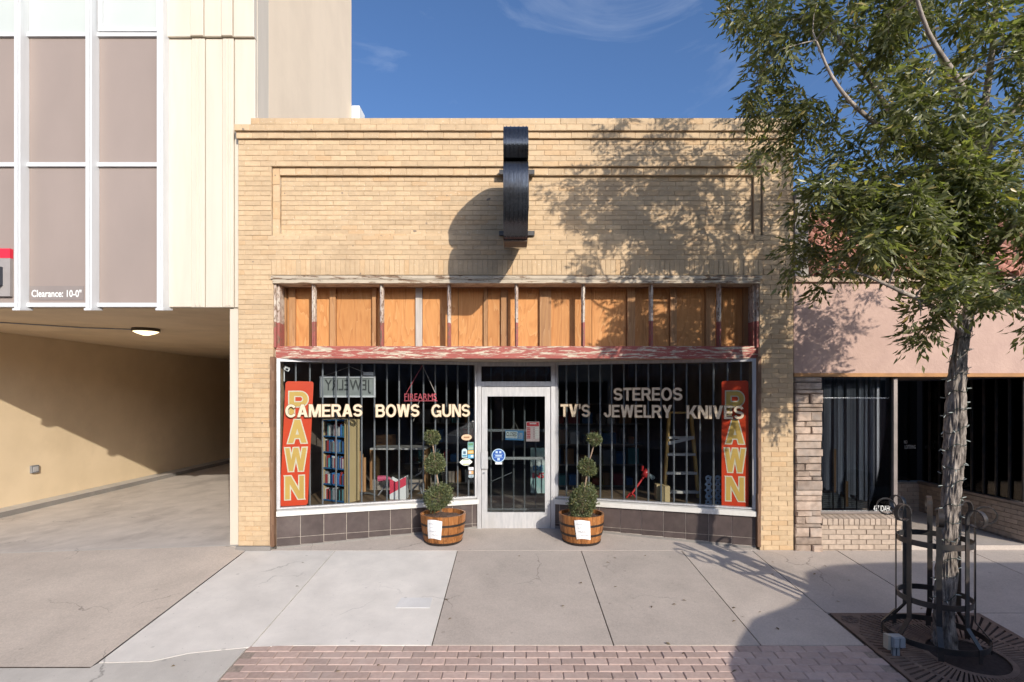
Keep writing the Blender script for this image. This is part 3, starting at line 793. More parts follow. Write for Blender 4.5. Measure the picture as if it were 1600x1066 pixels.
# door and its frame
DX0, DX1 = PX(746, Y1), PX(867, Y1)
DZ0, DZ1, DZT = PZ(827, Y1), PZ(604, Y1), ZHEAD
fr = MB(); fw = 0.062
fr.box(DX0, DX0+fw, Y1-0.05, Y1+0.06, DZ0-0.02, DZT); fr.box(DX1-fw, DX1, Y1-0.05, Y1+0.06, DZ0-0.02, DZT)
fr.box(DX0+fw, DX1-fw, Y1-0.048, Y1+0.06, DZT-0.06, DZT-0.001); fr.box(DX0+fw, DX1-fw, Y1-0.046, Y1+0.06, DZ1, DZ1+0.075)
dframe = fr.build('door_frame', MILL, shop)
MB().box(DX0+fw, DX1-fw, Y1, Y1+0.006, DZ1+0.075, DZT-0.06).build('transom_pane', GLASS, dframe)
ax, bx_ = DX0+fw+0.006, DX1-fw-0.006
st = 0.085
zk0, zk1 = DZ0 + 0.02, PZ(800, Y1)
zgt = PZ(619.5, Y1)
dr = MB()
dr.box(ax, ax+st, Y1-0.03, Y1+0.02, zk0, DZ1-0.006); dr.box(bx_-st, bx_, Y1-0.03, Y1+0.02, zk0, DZ1-0.006)
dr.box(ax+st, bx_-st, Y1-0.028, Y1+0.02, zgt, DZ1-0.006); dr.box(ax+st, bx_-st, Y1-0.028, Y1+0.02, zk0, zk1)
door = dr.build('door', MILL, shop)
MB().box(ax+st, bx_-st, Y1-0.006, Y1, zk1, zgt).build('pane', GLASS, door)
hd = MB(); hx0, hx1 = PX(752.5, Y1), PX(762.5, Y1)
hd.box(hx0, hx1, Y1-0.075, Y1-0.055, PZ(731.5, Y1), PZ(705, Y1)); hd.box(hx0+0.02, hx1-0.02, Y1-0.056, Y1-0.029, PZ(725, Y1), PZ(711, Y1))
hd.build('pull_handle', MILL, door)
MB().box(ax+st, bx_-st, Y1+0.02, Y1+0.06, PZ(718.5, Y1), PZ(714.5, Y1)).build('push_bar', MILL, door)
MB().lathe([(0.0, 0), (0.016, 0), (0.018, 0.008)], (0, 0, 0), 12)
q = MB(Matrix.Translation((PX(756, Y1), Y1-0.03, PZ(739, Y1))) @ Matrix.Rotation(math.radians(90), 4, 'X')); q.lathe([(0.018, 0), (0.018, 0.006), (0.0, 0.007)], n=14); q.build('lock_cylinder', BARS, door)
bx('threshold', MILL, shop, DX0, DX1, Y1-0.08, Y1+0.1, DZ0-0.02, DZ0+0.012)
# gate bars behind the door
gate = MB()
gy = Y1 + 0.45
gate.box(DX0+0.08, DX1-0.02, gy, gy+0.03, 0.25, 0.28); gate.box(DX0+0.08, DX1-0.02, gy, gy+0.03, 1.52, 1.56)
gate = gate.build('security_gate', BARS, shop)
for px in (767, 785, 802.5, 819.5, 837, 853):
    x = PX(px, gy); MB().tube([(x, gy+0.015, 0.1), (x, gy+0.015, 2.55)], 0.0125, 4).build('bar', BARS, gate)
MB().strip([(PX(768, gy), gy-0.02, PZ(752, gy)), (PX(800, gy), gy-0.02, PZ(738, gy))], 0.015, 0.01, (0, 1, 0)).build('brace', BARS, gate)

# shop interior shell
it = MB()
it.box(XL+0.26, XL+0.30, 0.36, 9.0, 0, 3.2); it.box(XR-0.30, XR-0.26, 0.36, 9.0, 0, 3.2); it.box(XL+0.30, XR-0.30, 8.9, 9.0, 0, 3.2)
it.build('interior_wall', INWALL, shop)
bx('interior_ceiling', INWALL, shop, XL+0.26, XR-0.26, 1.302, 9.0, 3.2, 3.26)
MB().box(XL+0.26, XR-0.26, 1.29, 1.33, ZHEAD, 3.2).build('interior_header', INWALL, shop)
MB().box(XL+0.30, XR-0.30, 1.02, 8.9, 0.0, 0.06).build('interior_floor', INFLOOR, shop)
DECK = ZSILL - 0.03
DECKM = wood_mat('deck_wood', (0.22, 0.15, 0.09), (0.15, 0.10, 0.06), (0.25, 0.18, 0.12), (2, 14, 14), False)
MB().prism([(WLp[0][0]+0.01, Y0+0.07), (WLp[1][0]-0.05, Y1+0.08), (WLp[1][0]-0.05, 1.75), (WLp[0][0]+0.01, 1.75)], 0.07, DECK).build('display_deck', DECKM, shop)
MB().prism([(WRp[1][0]-0.01, Y0+0.07), (WRp[0][0]+0.05, Y1+0.08), (WRp[0][0]+0.05, 1.75), (WRp[1][0]-0.01, 1.75)], 0.07, DECK).build('display_deck', DECKM, shop)

# ------------------------------------------------------------------ cream bank building with the drive-through (left)
bank = thing('bank_building', 'cream bank building with white window fins above an open drive-through', 'building', (-6.0, 0.5, 0))
BY = 0.06
SZ = PZ(481, BY)                     # underside of the upper storeys
BXR = PX(399.4, BY)                  # right edge of the upper storeys
PXc = lambda p: PX(p, BY)
up = MB()
up.box(-16, PXc(262), BY + 0.04, BY + 0.4, SZ + 0.02, 14)          # backing behind the curtain wall
up.box(PXc(262), XL - 0.006, BY + 0.06, BY + 0.4, SZ + 0.02, 14); up.box(XL - 0.006, BXR - 0.002, BY + 0.06, BY + 0.4, Z3 - 0.6, 14)
up.build('upper_wall', CREAM, bank)
bx('side_wall', CREAM_SIDE, bank, BXR - 0.30, BXR - 0.001, BY + 0.401, 4.46, Z3 - 0.7, 14)
MB().box(-16, BXR - 0.32, 4.2, 4.45, SZ + 0.3, 14).build('rear_wall', CREAM_SIDE, bank)
MB().box(BXR + 0.0, BXR + 0.17, 4.48, 4.9, 5.3, PZ(166, 4.5)).build('roof_flashing', WHITE, bank)
# cream cladding strips, upper and lower tier
zb = PZ(60, BY)
for k, (a, b, pr) in enumerate(((262, 300, 0.0), (300.6, 321, 0.018), (321.6, 348, 0.006), (348.6, 366, 0.018), (366.6, 399.2, 0.0))):
    x0, x1 = PXc(a), min(PXc(b), BXR - 0.003)
    MB().cbox(x0, x1 - 0.004, BY - pr, BY + 0.058, (SZ if k < 4 else SZ) + random.uniform(0, 0.012), zb - 0.012, 0.006).build('cladding_panel', CREAM, bank)
    MB().cbox(x0, x1 - 0.004, BY - pr - 0.035, BY + 0.058, zb + (0.0 if k in (0, 2, 4) else 0.006), 14, 0.006).build('cladding_panel', CREAM, bank)
    if k in (1, 3):
        for d in (0.35, 0.65):
            xx = x0 + (x1-x0)*d
            MB().cbox(xx - 0.012, xx + 0.012, BY - pr - 0.012, BY, SZ + 0.02, zb - 0.02, 0.004).build('cladding_rib', CREAM, bank)
# fins, rails and panes
fins = [22, 133.5, 245]
pitch = PX(133.5, BY - 0.13) - PX(22, BY - 0.13)
finx = [PX(f, BY - 0.13) for f in fins]
finx = [finx[0] - pitch*k for k in (4, 3, 2, 1)] + finx
for x in finx:
    q = MB()
    q.box(x, x + 0.085, BY - 0.13, BY + 0.04, SZ - 0.03, 14)
    q.box(x + 0.02, x + 0.065, BY - 0.15, BY - 0.13, SZ - 0.03, 14)
    q.add([(x-0.002,BY-0.155,SZ-0.06),(x+0.10,BY-0.155,SZ-0.06),(x+0.10,BY+0.05,SZ-0.03),(x-0.002,BY+0.05,SZ-0.03),
           (x-0.002,BY-0.155,SZ-0.03),(x+0.10,BY-0.155,SZ-0.03),(x+0.10,BY+0.05,SZ-0.005),(x-0.002,BY+0.05,SZ-0.005)],
          [(0,3,2,1),(4,5,6,7),(0,1,5,4),(1,2,6,5),(2,3,7,6),(3,0,4,7)])
    q.build('window_fin', ALU, bank)
zr = [PZ(477, BY), PZ(258.5, BY), PZ(56, BY), PZ(-140, BY), PZ(-330, BY), PZ(-560, BY)]
for i, x in enumerate(finx):
    x0 = x + 0.085
    x1 = finx[i+1] if i + 1 < len(finx) else None
    if x1 is None: break
    for j, z in enumerate(zr):
        MB().box(x0, x1, BY - 0.035, BY + 0.039, z - 0.028, z + 0.028).build('rail', ALU, bank)
    for j in range(len(zr) - 1):
        m_ = TAUPE if j != 2 else PALEGLASS
        MB().box(x0 + 0.003, x1 - 0.003, BY + 0.0, BY + 0.038, zr[j] + 0.029, zr[j+1] - 0.029).build('spandrel_panel', m_, bank)
    if i == 5:
        zz = zr[2] + 0.03
        q = MB(); q.box(x0+0.02, x1-0.01, BY-0.05, BY-0.001, zz, zz+0.05); q.box(x0+0.02, x0+0.07, BY-0.05, BY-0.001, zz+0.051, zr[3]-0.03); q.box(x1-0.06, x1-0.01, BY-0.05, BY-0.001, zz+0.051, zr[3]-0.03)
        q.build('sash', ALU, bank)
# drive-through: pier, soffit, far wall, kerb
MB().box(PXc(357.5), XL - 0.004, BY + 0.03, BY + 0.40, -0.2, SZ - 0.002).build('pier', CREAM, bank)
MB().box(PXc(357.5) + 0.05, XL - 0.004, BY + 0.41, 20, -0.2, SZ - 0.002).build('passage_wall', TANWALL, bank)
MB().box(-16, XL - 0.004, BY + 0.05, 20, SZ, SZ + 0.018).build('soffit', SOFFIT, bank)
WXL = -800 * S * 1.395
MB().box(WXL - 0.3, WXL, 0.2, 20, -0.4, SZ - 0.002).build('passage_wall', TANWALL, bank)
MB().box(WXL, XL - 0.3, 20.0, 20.2, -0.4, SZ).build('end_wall', TANWALL, bank)
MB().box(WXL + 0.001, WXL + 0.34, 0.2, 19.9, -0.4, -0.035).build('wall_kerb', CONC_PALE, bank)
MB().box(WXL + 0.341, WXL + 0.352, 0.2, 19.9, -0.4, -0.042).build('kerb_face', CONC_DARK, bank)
# stickers and signs on the bank
LBL = flat('label_grey', (0.26, 0.22, 0.205)); RED = flat('sign_red', (0.72, 0.03, 0.06), 0.4); SGREY = flat('sign_grey', (0.33, 0.30, 0.29))
T0 = FRONT(0, BY - 0.004, 0)
cl = MB().box(PXc(46.5), PXc(131.5), BY - 0.006, BY - 0.001, PZ(469, BY), PZ(447, BY)).build('clearance_label', LBL)
tag(cl, 'grey clearance label reading Clearance: 10-0 on a taupe panel', 'label')
text('lettering', 'Clearance: 10-0"', FRONT(0, BY - 0.007, 0), PXc(50), PXc(128), PZ(464.5, BY), PZ(453, BY), WHITE, cl, 0.02, 0.001)['kind'] = 'stuff'
sg = thing('bank_sign', 'grey sign board with a red band at the left edge of the bank front', 'sign', (PXc(-20), BY, PZ(465, BY)))
MB().box(finx[3] - 0.30 + pitch*0 - 0.6, PXc(21), BY - 0.05, BY - 0.002, PZ(464, BY), PZ(405, BY)).build('board', SGREY, sg)
MB().box(finx[3] - 0.30 - 0.6, PXc(21), BY - 0.052, BY - 0.002, PZ(405, BY) + 0.001, PZ(390, BY)).build('red_band', RED, sg)
MB().box(finx[3] + 0.2, PXc(10), BY - 0.14, BY - 0.051, PZ(448, BY), PZ(419, BY)).build('raised_letter', mat('dark_letter', (0.05, 0.055, 0.07), rough=0.4), sg)
# outlet plate on the far wall, ceiling lamp with its conduit
def on_wall(px, py):
    k = WXL / ((px - 800) * S); y = k*D - D
    return y, HC - (py - HZ)*S*k
y_, z_ = on_wall(52, 733)
ol = thing('outlet_box', 'small grey outlet box on the sunlit tan wall', 'outlet', (WXL, y_, z_))
MB().box(WXL - 0.001, WXL + 0.05, y_ - 0.08, y_ + 0.08, z_ - 0.075, z_ + 0.075).build('cover', BARS, ol)
MB().box(WXL + 0.051, WXL + 0.06, y_ - 0.055, y_ + 0.055, z_ - 0.05, z_ + 0.05).build('lid', MILL, ol)
kx = (SZ - HC) / ((HZ - 513.5) * S); ly = kx*D - D; lx = (228 - 800)*S*kx
lamp = thing('ceiling_lamp', 'round lit ceiling lamp on the drive-through soffit', 'lamp', (lx, ly, SZ))
MB().lathe([(0.0, 0), (0.215, 0), (0.225, -0.045), (0.20, -0.055), (0.0, -0.05)], (lx, ly, SZ - 0.002), 28).build('rim', flat('lamp_bronze', (0.10, 0.08, 0.06)), lamp, angle=40)
MB().lathe([(0.20, -0.056), (0.15, -0.085), (0.05, -0.12), (0.0, -0.125)], (lx, ly, SZ - 0.002), 28).build('diffuser', emit_mat('lamp_glow', (1.0, 0.78, 0.45), 2.2), lamp, smooth=True)
cd = MB().tube([(lx - 0.22, ly - 0.02, SZ - 0.018), (lx - 0.9, ly - 0.25, SZ - 0.018), (lx - 1.8, ly - 1.0, SZ - 0.018), (-9.6, 1.2, SZ - 0.018), (-11, 0.9, SZ - 0.018)], 0.011, 6).build('conduit', BARS)
tag(cd, 'thin dark conduit running across the drive-through ceiling to the lamp', 'conduit')

# ------------------------------------------------------------------ pink stucco building (right)
pink = thing('pink_building', 'low pink stucco building with clay tile roof and stone pier beside the brick shop', 'building', (6.0, 0, 0))
PINK = mat('pink_stucco', (0.50, 0.345, 0.285), (0.44, 0.30, 0.25), scale=3, rough=0.85, bump=0.5, bscale=26, dirt=(0.42, 0.285, 0.235), dscale=1.2)
GREYST = mat('grey_stucco', (0.40, 0.36, 0.32), (0.30, 0.27, 0.24), scale=4, rough=0.9, bump=0.4, bscale=30)
STONE = mat('ledge_stone', (0.44, 0.335, 0.265), (0.28, 0.21, 0.165), scale=12, rough=0.85, rnd=0.30, bump=0.6, bscale=35, dirt=(0.34, 0.30, 0.27), dscale=4)
BUFF = mat('buff_brick', (0.47, 0.37, 0.29), (0.39, 0.305, 0.24), scale=18, rough=0.85, rnd=0.12, bump=0.4, bscale=70)
BUFFM = mat('buff_mortar', (0.34, 0.285, 0.24), (0.22, 0.18, 0.15), scale=25, rough=0.95)
OCHRE = mat('ochre_trim', (0.44, 0.22, 0.085), (0.34, 0.17, 0.07), scale=6, rough=0.7)
CLAY = mat('clay_tile', (0.44, 0.20, 0.14), (0.34, 0.15, 0.11), scale=9, rough=0.8, rnd=0.28, bump=0.2, dirt=(0.30, 0.19, 0.15), dscale=5)
PAR = XR + 0.012
ZW0, ZW1 = PZ(583), PZ(441)
MB().box(PAR, 13, 0.02, 0.32, ZW0, ZW1).build('front_wall', PINK, pink)
MB().box(PAR, 13, -0.03, 0.30, ZW1 + 0.001, ZW1 + 0.07).build('eave_board', mat('eave_paint', (0.50, 0.36, 0.27)), pink)
MB().box(PAR, 13, 0.0, 0.34, ZW0 - 0.05, ZW0 - 0.001).build('soffit_trim', OCHRE, pink)
q = MB(); q.box(PAR, PX(1262), -0.02, 1.6, ZW1 + 0.08, PZ(311)); q.build('parapet_end', GREYST, pink)
MB().box(PAR - 0.006, PX(1267), -0.06, 1.7, PZ(311) + 0.001, PZ(298)).build('parapet_cap', GREYST, pink)
ridge_y, ridge_z = 1.5, None
kz = PZ(347, ridge_y)
RZ0, RZ1 = ZW1 + 0.075, kz
MB().prism([(-0.02, RZ0), (ridge_y, RZ1), (ridge_y + 0.4, RZ1), (ridge_y + 0.4, RZ0)], PX(1262) + 0.004, 13, 'x').build('roof_deck', PINK, pink)
# barrel tiles
tl = 0.42; sl = math.hypot(ridge_y + 0.02, RZ1 - RZ0); nrow = int(sl / 0.36) + 1
ang = math.atan2(RZ1 - RZ0, ridge_y + 0.02)
tm = MB(); n = 8; vv = []; ff = []
for j, (yy, rr) in enumerate(((0.0, 0.105), (tl, 0.085))):
    for k in range(n + 1):
        a = math.pi * k / n; vv.append((rr*math.cos(a), yy, rr*math.sin(a)*0.9 + (0.012 if j == 0 else 0)))
for j, (yy, rr) in enumerate(((0.0, 0.088), (tl, 0.068))):
    for k in range(n + 1):
        a = math.pi * k / n; vv.append((rr*math.cos(a), yy, rr*math.sin(a)*0.9 + (0.012 if j == 0 else 0)))
m1 = n + 1
for k in range(n):
    ff += [(k, k+1, m1+k+1, m1+k), (2*m1+k, 3*m1+k, 3*m1+k+1, 2*m1+k+1), (k, 2*m1+k, 2*m1+k+1, k+1)]
tile_me = tm.add(vv, ff).mesh('roof_tile', CLAY, True)
for c in range(34):
    xx = PX(1262) + 0.12 + c*0.215
    if xx > 11: break
    for r_ in range(nrow):
        d = r_*0.36 - 0.05
        inst('roof_tile', tile_me, pink, (xx, -0.02 + d*math.cos(ang) - 0.012, RZ0 + d*math.sin(ang) + 0.008 + random.uniform(0, 0.008)), (ang, 0, random.uniform(-0.03, 0.03)))
MB().tube([(PX(1262)+0.02, ridge_y + 0.05, RZ1 + 0.02), (12.9, ridge_y + 0.05, RZ1 + 0.02)], 0.11, 10).build('ridge_cap', CLAY, pink, angle=40)
# stone pier
pier = MB().box(PAR, PX(1282), 0.02, 0.34, -0.2, ZW0 - 0.055).build('stone_pier', BUFFM, pink)
z = -0.02; X0p, X1p = PAR + 0.004, PX(1282) + 0.012
while z < ZW0 - 0.10:
    h = random.choice((0.055, 0.075, 0.10, 0.13)); h = min(h, ZW0 - 0.06 - z)
    if h < 0.03: break
    cut = random.choice((None, 0.35, 0.6, 0.5, None)) if h < 0.12 else random.choice((None, 0.55))
    segs = [(X0p, X1p)] if cut is None else [(X0p, X0p + (X1p-X0p)*cut), (X0p + (X1p-X0p)*cut, X1p)]
    for a, b in segs:
        y0 = -random.uniform(0.005, 0.06)
        q = MB(); gq = 0.004
        j = [random.uniform(-0.012, 0.012) for _ in range(4)]
        q.add([(a+gq,y0+0.01,z+gq),(b-gq,y0+0.01,z+gq),(b-gq,y0+0.01,z+h-gq),(a+gq,y0+0.01,z+h-gq),
               (a+gq+0.012,y0+j[0]*0.5,z+gq+0.008),(b-gq-0.012,y0+j[1]*0.5,z+gq+0.008),(b-gq-0.012,y0+j[2],z+h-gq-0.008),(a+gq+0.012,y0+j[3],z+h-gq-0.008),
               (a+gq,0.03,z+gq),(b-gq,0.03,z+gq),(b-gq,0.03,z+h-gq),(a+gq,0.03,z+h-gq)],
              [(4,5,6,7),(0,1,5,4),(1,2,6,5),(2,3,7,6),(3,0,4,7),(0,8,9,1),(1,9,10,2),(2,10,11,3),(3,11,8,0)])
        q.build('stone', STONE, pier)
    z += h
# front window over the brick apron
FX0, FX1 = PX(1283), PX(1409)
ZA = PZ(808)
ap = MB().box(FX0, FX1, 0.012, 0.30, -0.3, ZA - 0.10).build('brick_apron', BUFFM, pink)
r_ = 0; z = -0.06
while z < ZA - 0.14:
    x = FX0 - (0.10 if r_ % 2 else 0)
    while x < FX1:
        a, b = max(x, FX0), min(x + 0.205, FX1)
        if b - a > 0.04: MB().cbox(a + 0.004, b - 0.004, random.uniform(-0.002, 0.003), 0.05, z + 0.004, z + 0.064, 0.003).build('brick', BUFF, ap)
        x += 0.205
    z += 0.068; r_ += 1
zr0 = z
w = 0.072; x = FX0
while x < FX1 - 0.03:
    q = MB(); b = min(x + w, FX1)
    q.add([(x+0.005,-0.03,zr0+0.004),(b-0.005,-0.03,zr0+0.004),(b-0.005,0.20,zr0+0.004),(x+0.005,0.20,zr0+0.004),
           (x+0.005,-0.03,zr0+0.085),(b-0.005,-0.03,zr0+0.085),(b-0.005,0.20,zr0+0.13),(x+0.005,0.20,zr0+0.13)],
          [(0,3,2,1),(4,5,6,7),(0,1,5,4),(1,2,6,5),(2,3,7,6),(3,0,4,7)])
    q.build('rowlock_brick', BUFF, ap); x += w
bx('rowlock_bed', BUFFM, ap, FX0, FX1, -0.018, 0.198, zr0 - 0.002, zr0 + 0.07)
ZG0 = zr0 + 0.128; ZG1 = ZW0 - 0.052
DARKALU = mat('bronze_aluminium', (0.30, 0.25, 0.23), (0.22, 0.19, 0.175), scale=5, rough=0.4, metal=0.3)
q = MB(); q.box(FX0, FX0+0.02, 0.10, 0.16, ZG0, ZG1); q.box(FX1-0.05, FX1, 0.08, 0.15, ZG0, ZG1); q.box(FX0+0.02, FX1-0.05, 0.10, 0.16, ZG0, ZG0+0.03)
fw_ = q.build('front_window', DARKALU, pink)
MB().box(FX0+0.02, FX1-0.05, 0.125, 0.131, ZG0+0.03, ZG1).build('pane', glass_mat('pink_glass', (0.80, 0.83, 0.85), 1.75), fw_)
CURT = mat('reflection_curtain', (0.56, 0.57, 0.62), (0.22, 0.22, 0.24), scale=1.5, rough=0.9, stretch=(9, 9, 0.3), rnd=0.35)  # curtain colour lightened to carry the grey-blue street reflection of the glass
for k in range(26):
    x = FX0 + 0.03 + k*0.042
    if x > FX1 - 0.06: break
    MB().box(x, x + random.uniform(0.030, 0.046), 0.36 + random.uniform(-0.025, 0.025), 0.40, ZG0 + 0.12 + 0.012*(20-k) + random.uniform(-0.02, 0.03), ZG1 + 0.02).build('curtain_strip', CURT, fw_)
for k in range(7):
    x = FX0 + 0.13 + k*0.165
    MB().tube([(x, 0.22, ZG0 - 0.02), (x, 0.22, ZG1 + 0.02)], 0.012, 4).build('bar', IRON, fw_)
BLIND = flat('blind_grey', (0.34, 0.34, 0.33))
for k in range(8):
    zz = ZG0 + 0.01 + k*0.028
    MB().box(FX0 + 0.02, FX1 - 0.06, 0.42, 0.45, zz, zz + 0.018).build('blind_slat', BLIND, fw_)
MB().box(PX(1301, 0.33), PX(1306, 0.33), 0.32, 0.345, ZG0+0.25, PZ(702, 0.33)).build('wooden_stake', STUD, fw_)
MB().box(PX(1320, 0.33), PX(1325, 0.33), 0.32, 0.345, ZG0+0.05, PZ(752, 0.33)).build('wooden_stake', STUD, fw_)
text('house_number', '437 IDAHO', FRONT(0, 0.12, 0), PX(1365, .12), PX(1394, .12), PZ(799, .12), PZ(790, .12), WHITE, fw_, 0.0)
bx('inner_backing', INWALL, pink, FX0, FX1, 0.60, 0.64, 0, ZG1 + 0.1)
# entrance recess
RXR = 7.05; RYB = 2.0
q = MB(); q.box(FX1 + 0.002, RXR + 0.3, RYB, RYB + 0.2, 0.0, 0.60); q.box(RXR, RXR + 0.2, 0.06, RYB - 0.002, 0.0, 0.585)
ra = q.build('recess_apron', BUFFM, pink)
for (wall, a0, a1) in (('b', FX1, RXR), ('s', 0.07, RYB)):
    for r_ in range(7):
        z = 0.10 + r_*0.068
        x = a0 - (0.1 if r_ % 2 else 0)
        while x < a1:
            a, b = max(x, a0), min(x + 0.205, a1)
            if b - a > 0.04:
                if wall == 'b': MB().box(a+0.004, b-0.004, RYB-0.012, RYB+0.01, z+0.004, z+0.064).build('brick', BUFF, ra)
                else: MB().box(RXR-0.012, RXR+0.01, a+0.004, b-0.004, z+0.004, z+0.064).build('brick', BUFF, ra)
            x += 0.205
MB().box(RXR - 0.03, RXR + 0.2, 0.05, RYB, 0.588, 0.625).build('ledge', DARKALU, pink)
MB().box(FX1, RXR + 0.2, 0.36, RYB + 0.2, ZW0 - 0.04, ZW0).build('recess_ceiling', INWALL, pink)
MB().prism([(FX1, 0.02), (RXR, 0.02), (RXR, RYB), (FX1, RYB)], -0.1, lambda p: 0.062 + 0.02*p[1]).build('recess_floor', CONC_OLD, pink)
q = MB(); q.box(FX1, RXR, RYB + 0.05, RYB + 0.056, 0.63, ZW0 - 0.06); q.build('back_pane', glass_mat('entry_glass', (0.5, 0.52, 0.52), 1.5), pink)
q = MB(); q.box(RXR + 0.05, RXR + 0.056, 0.08, RYB, 0.63, ZW0 - 0.06); q.build('side_pane', glass_mat('entry_side_glass', (0.8, 0.82, 0.82), 1.5), pink)
for k in range(9):
    y = 0.12 + k*0.21
    MB().box(RXR + 0.02, RXR + 0.045, y, y + 0.028, 0.626, ZW0 - 0.06).build('bar', IRON, pink)
for k in range(7):
    x = FX1 + 0.15 + k*0.25
    MB().box(x, x + 0.03, RYB + 0.12, RYB + 0.15, 0.6, ZW0 - 0.06).build('bar', IRON, pink)
MB().box(RXR + 0.45, RXR + 0.48, 0.0, RYB, 0.4, ZW0 + 0.1).build('curtain', mat('grey_curtain', (0.20, 0.19, 0.18), (0.13, 0.12, 0.115), scale=2, stretch=(1, 8, 0.3)), pink)
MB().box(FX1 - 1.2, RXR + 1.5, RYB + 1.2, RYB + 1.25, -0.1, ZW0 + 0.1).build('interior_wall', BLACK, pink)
MB().box(RXR + 0.22, 13, 0.02, 0.3, -0.2, ZW0 - 0.055).build('front_wall', PINK, pink)
T1 = FRONT(0, RYB + 0.045, 0)
text('lettering', 'NO', T1, PX(1413, 2.04), PX(1418, 2.04), PZ(693.5, 2.04), PZ(688, 2.04), WHITE, pink, 0.01)['kind'] = 'stuff'
text('lettering', 'LOITERING', T1, PX(1414, 2.04), PX(1431, 2.04), PZ(701.5, 2.04), PZ(695.5, 2.04), WHITE, pink, 0.01)

# ------------------------------------------------------------------ black projecting sign over the door
psign = thing('projecting_sign', 'old black sheet metal sign with two rounded lobes projecting from the brick front', 'sign', (PX(806), 0, PZ(421)))
SMET = mat('black_sheet_metal', (0.13, 0.138, 0.155), (0.055, 0.06, 0.07), scale=6, rough=0.24, metal=0.85, spec=0.7, stretch=(30, 30, 0.8), dirt=(0.06, 0.05, 0.045), dscale=4)
SDULL = mat('dull_sign_face', (0.085, 0.07, 0.06), (0.05, 0.042, 0.038), scale=5, rough=0.6, stretch=(14, 14, 0.6), dirt=(0.15, 0.09, 0.05), dscale=3)
zw = lambda p: PZ(p)
def arc(cx, cz, rx, rz, a0, a1, n):
    return [(cx + rx*math.cos(math.radians(a0 + (a1-a0)*i/n)), cz + rz*math.sin(math.radians(a0 + (a1-a0)*i/n))) for i in range(n+1)]
sx = PX(805.5, -0.9); hw = 0.138
def smooth_path2(pts, sub=3):
    out = []; n = len(pts)
    for i in range(n-1):
        p0, p1, p2, p3 = (Vector(pts[k]) for k in (max(i-1, 0), i, i+1, min(i+2, n-1)))
        for s_ in range(sub):
            t = s_/sub
            v = 0.5*((2*p1) + (p2-p0)*t + (2*p0-5*p1+4*p2-p3)*t*t + (3*p1-p0-3*p2+p3)*t**3); out.append((v.x, v.y))
    return out + [pts[-1]]
def lobe(prof, name):
    """prof: (protrusion, z) outline; a curved edge sheet and two side faces"""
    q = MB(); n = len(prof)
    vs_ = [(sx - hw, -p, z) for p, z in prof] + [(sx + hw, -p, z) for p, z in prof]
    q.add(vs_, [tuple(range(n)), tuple(range(2*n-1, n-1, -1))] + [(i, (i+1) % n, n + (i+1) % n, n + i) for i in range(n)])
    return q
cz_ = zw
upper = smooth_path2([(0.05, cz_(287)), (0.18, cz_(276)), (0.45, cz_(266)), (0.83, cz_(262.5)), (1.15, cz_(266)), (1.34, cz_(276)), (1.43, cz_(291)), (1.44, cz_(304)), (1.37, cz_(316))])
lobe(upper + [(0.05, cz_(316))], 'u').build('upper_lobe', SMET, psign, angle=30)
zbm = cz_(412); zl = cz_(319)
lower = smooth_path2([(1.30, cz_(319)), (1.40, cz_(323)), (1.455, cz_(336)), (1.46, cz_(352)), (1.43, cz_(370)), (1.36, cz_(392)), (1.22, cz_(407)), (1.08, cz_(412))])
under = [(0.80, cz_(411)), (0.55, cz_(406)), (0.36, cz_(397)), (0.20, cz_(386)), (0.05, cz_(374))]
lobe([(0.05, cz_(319))] + lower + under, 'l').build('lower_lobe', SMET, psign, angle=30)
for d in (-0.75, -0.42, -0.1, 0.25, 0.6, 0.85):
    xx = sx + hw*d
    MB().strip([(xx, -p - 0.003, z + 0.002) for p, z in upper[6:]], 0.010, 0.008, (1, 0, 0)).build('seam', SMET, psign)
    MB().strip([(xx, -p - 0.003, z) for p, z in lower[3:]], 0.010, 0.008, (1, 0, 0)).build('seam', SMET, psign)
MB().box(sx - hw + 0.004, sx + hw - 0.004, -1.10, -0.85, zbm - 0.012, zbm + 0.02).build('bottom_plate', SDULL, psign)
MB().box(sx + hw + 0.001, sx + hw + 0.012, -1.25, -0.12, zbm + 0.34, zl - 0.06).build('face_panel', SDULL, psign)
for zz in (PZ(271), PZ(366)):
    MB().box(PX(780), PX(835), -0.05, 0.03, zz - 0.03, zz + 0.03).build('mounting_bracket', IRON, psign)
    MB().box(sx - 0.02, sx + 0.02, -0.1, 0.02, zz - 0.02, zz + 0.02).build('mounting_arm', IRON, psign)

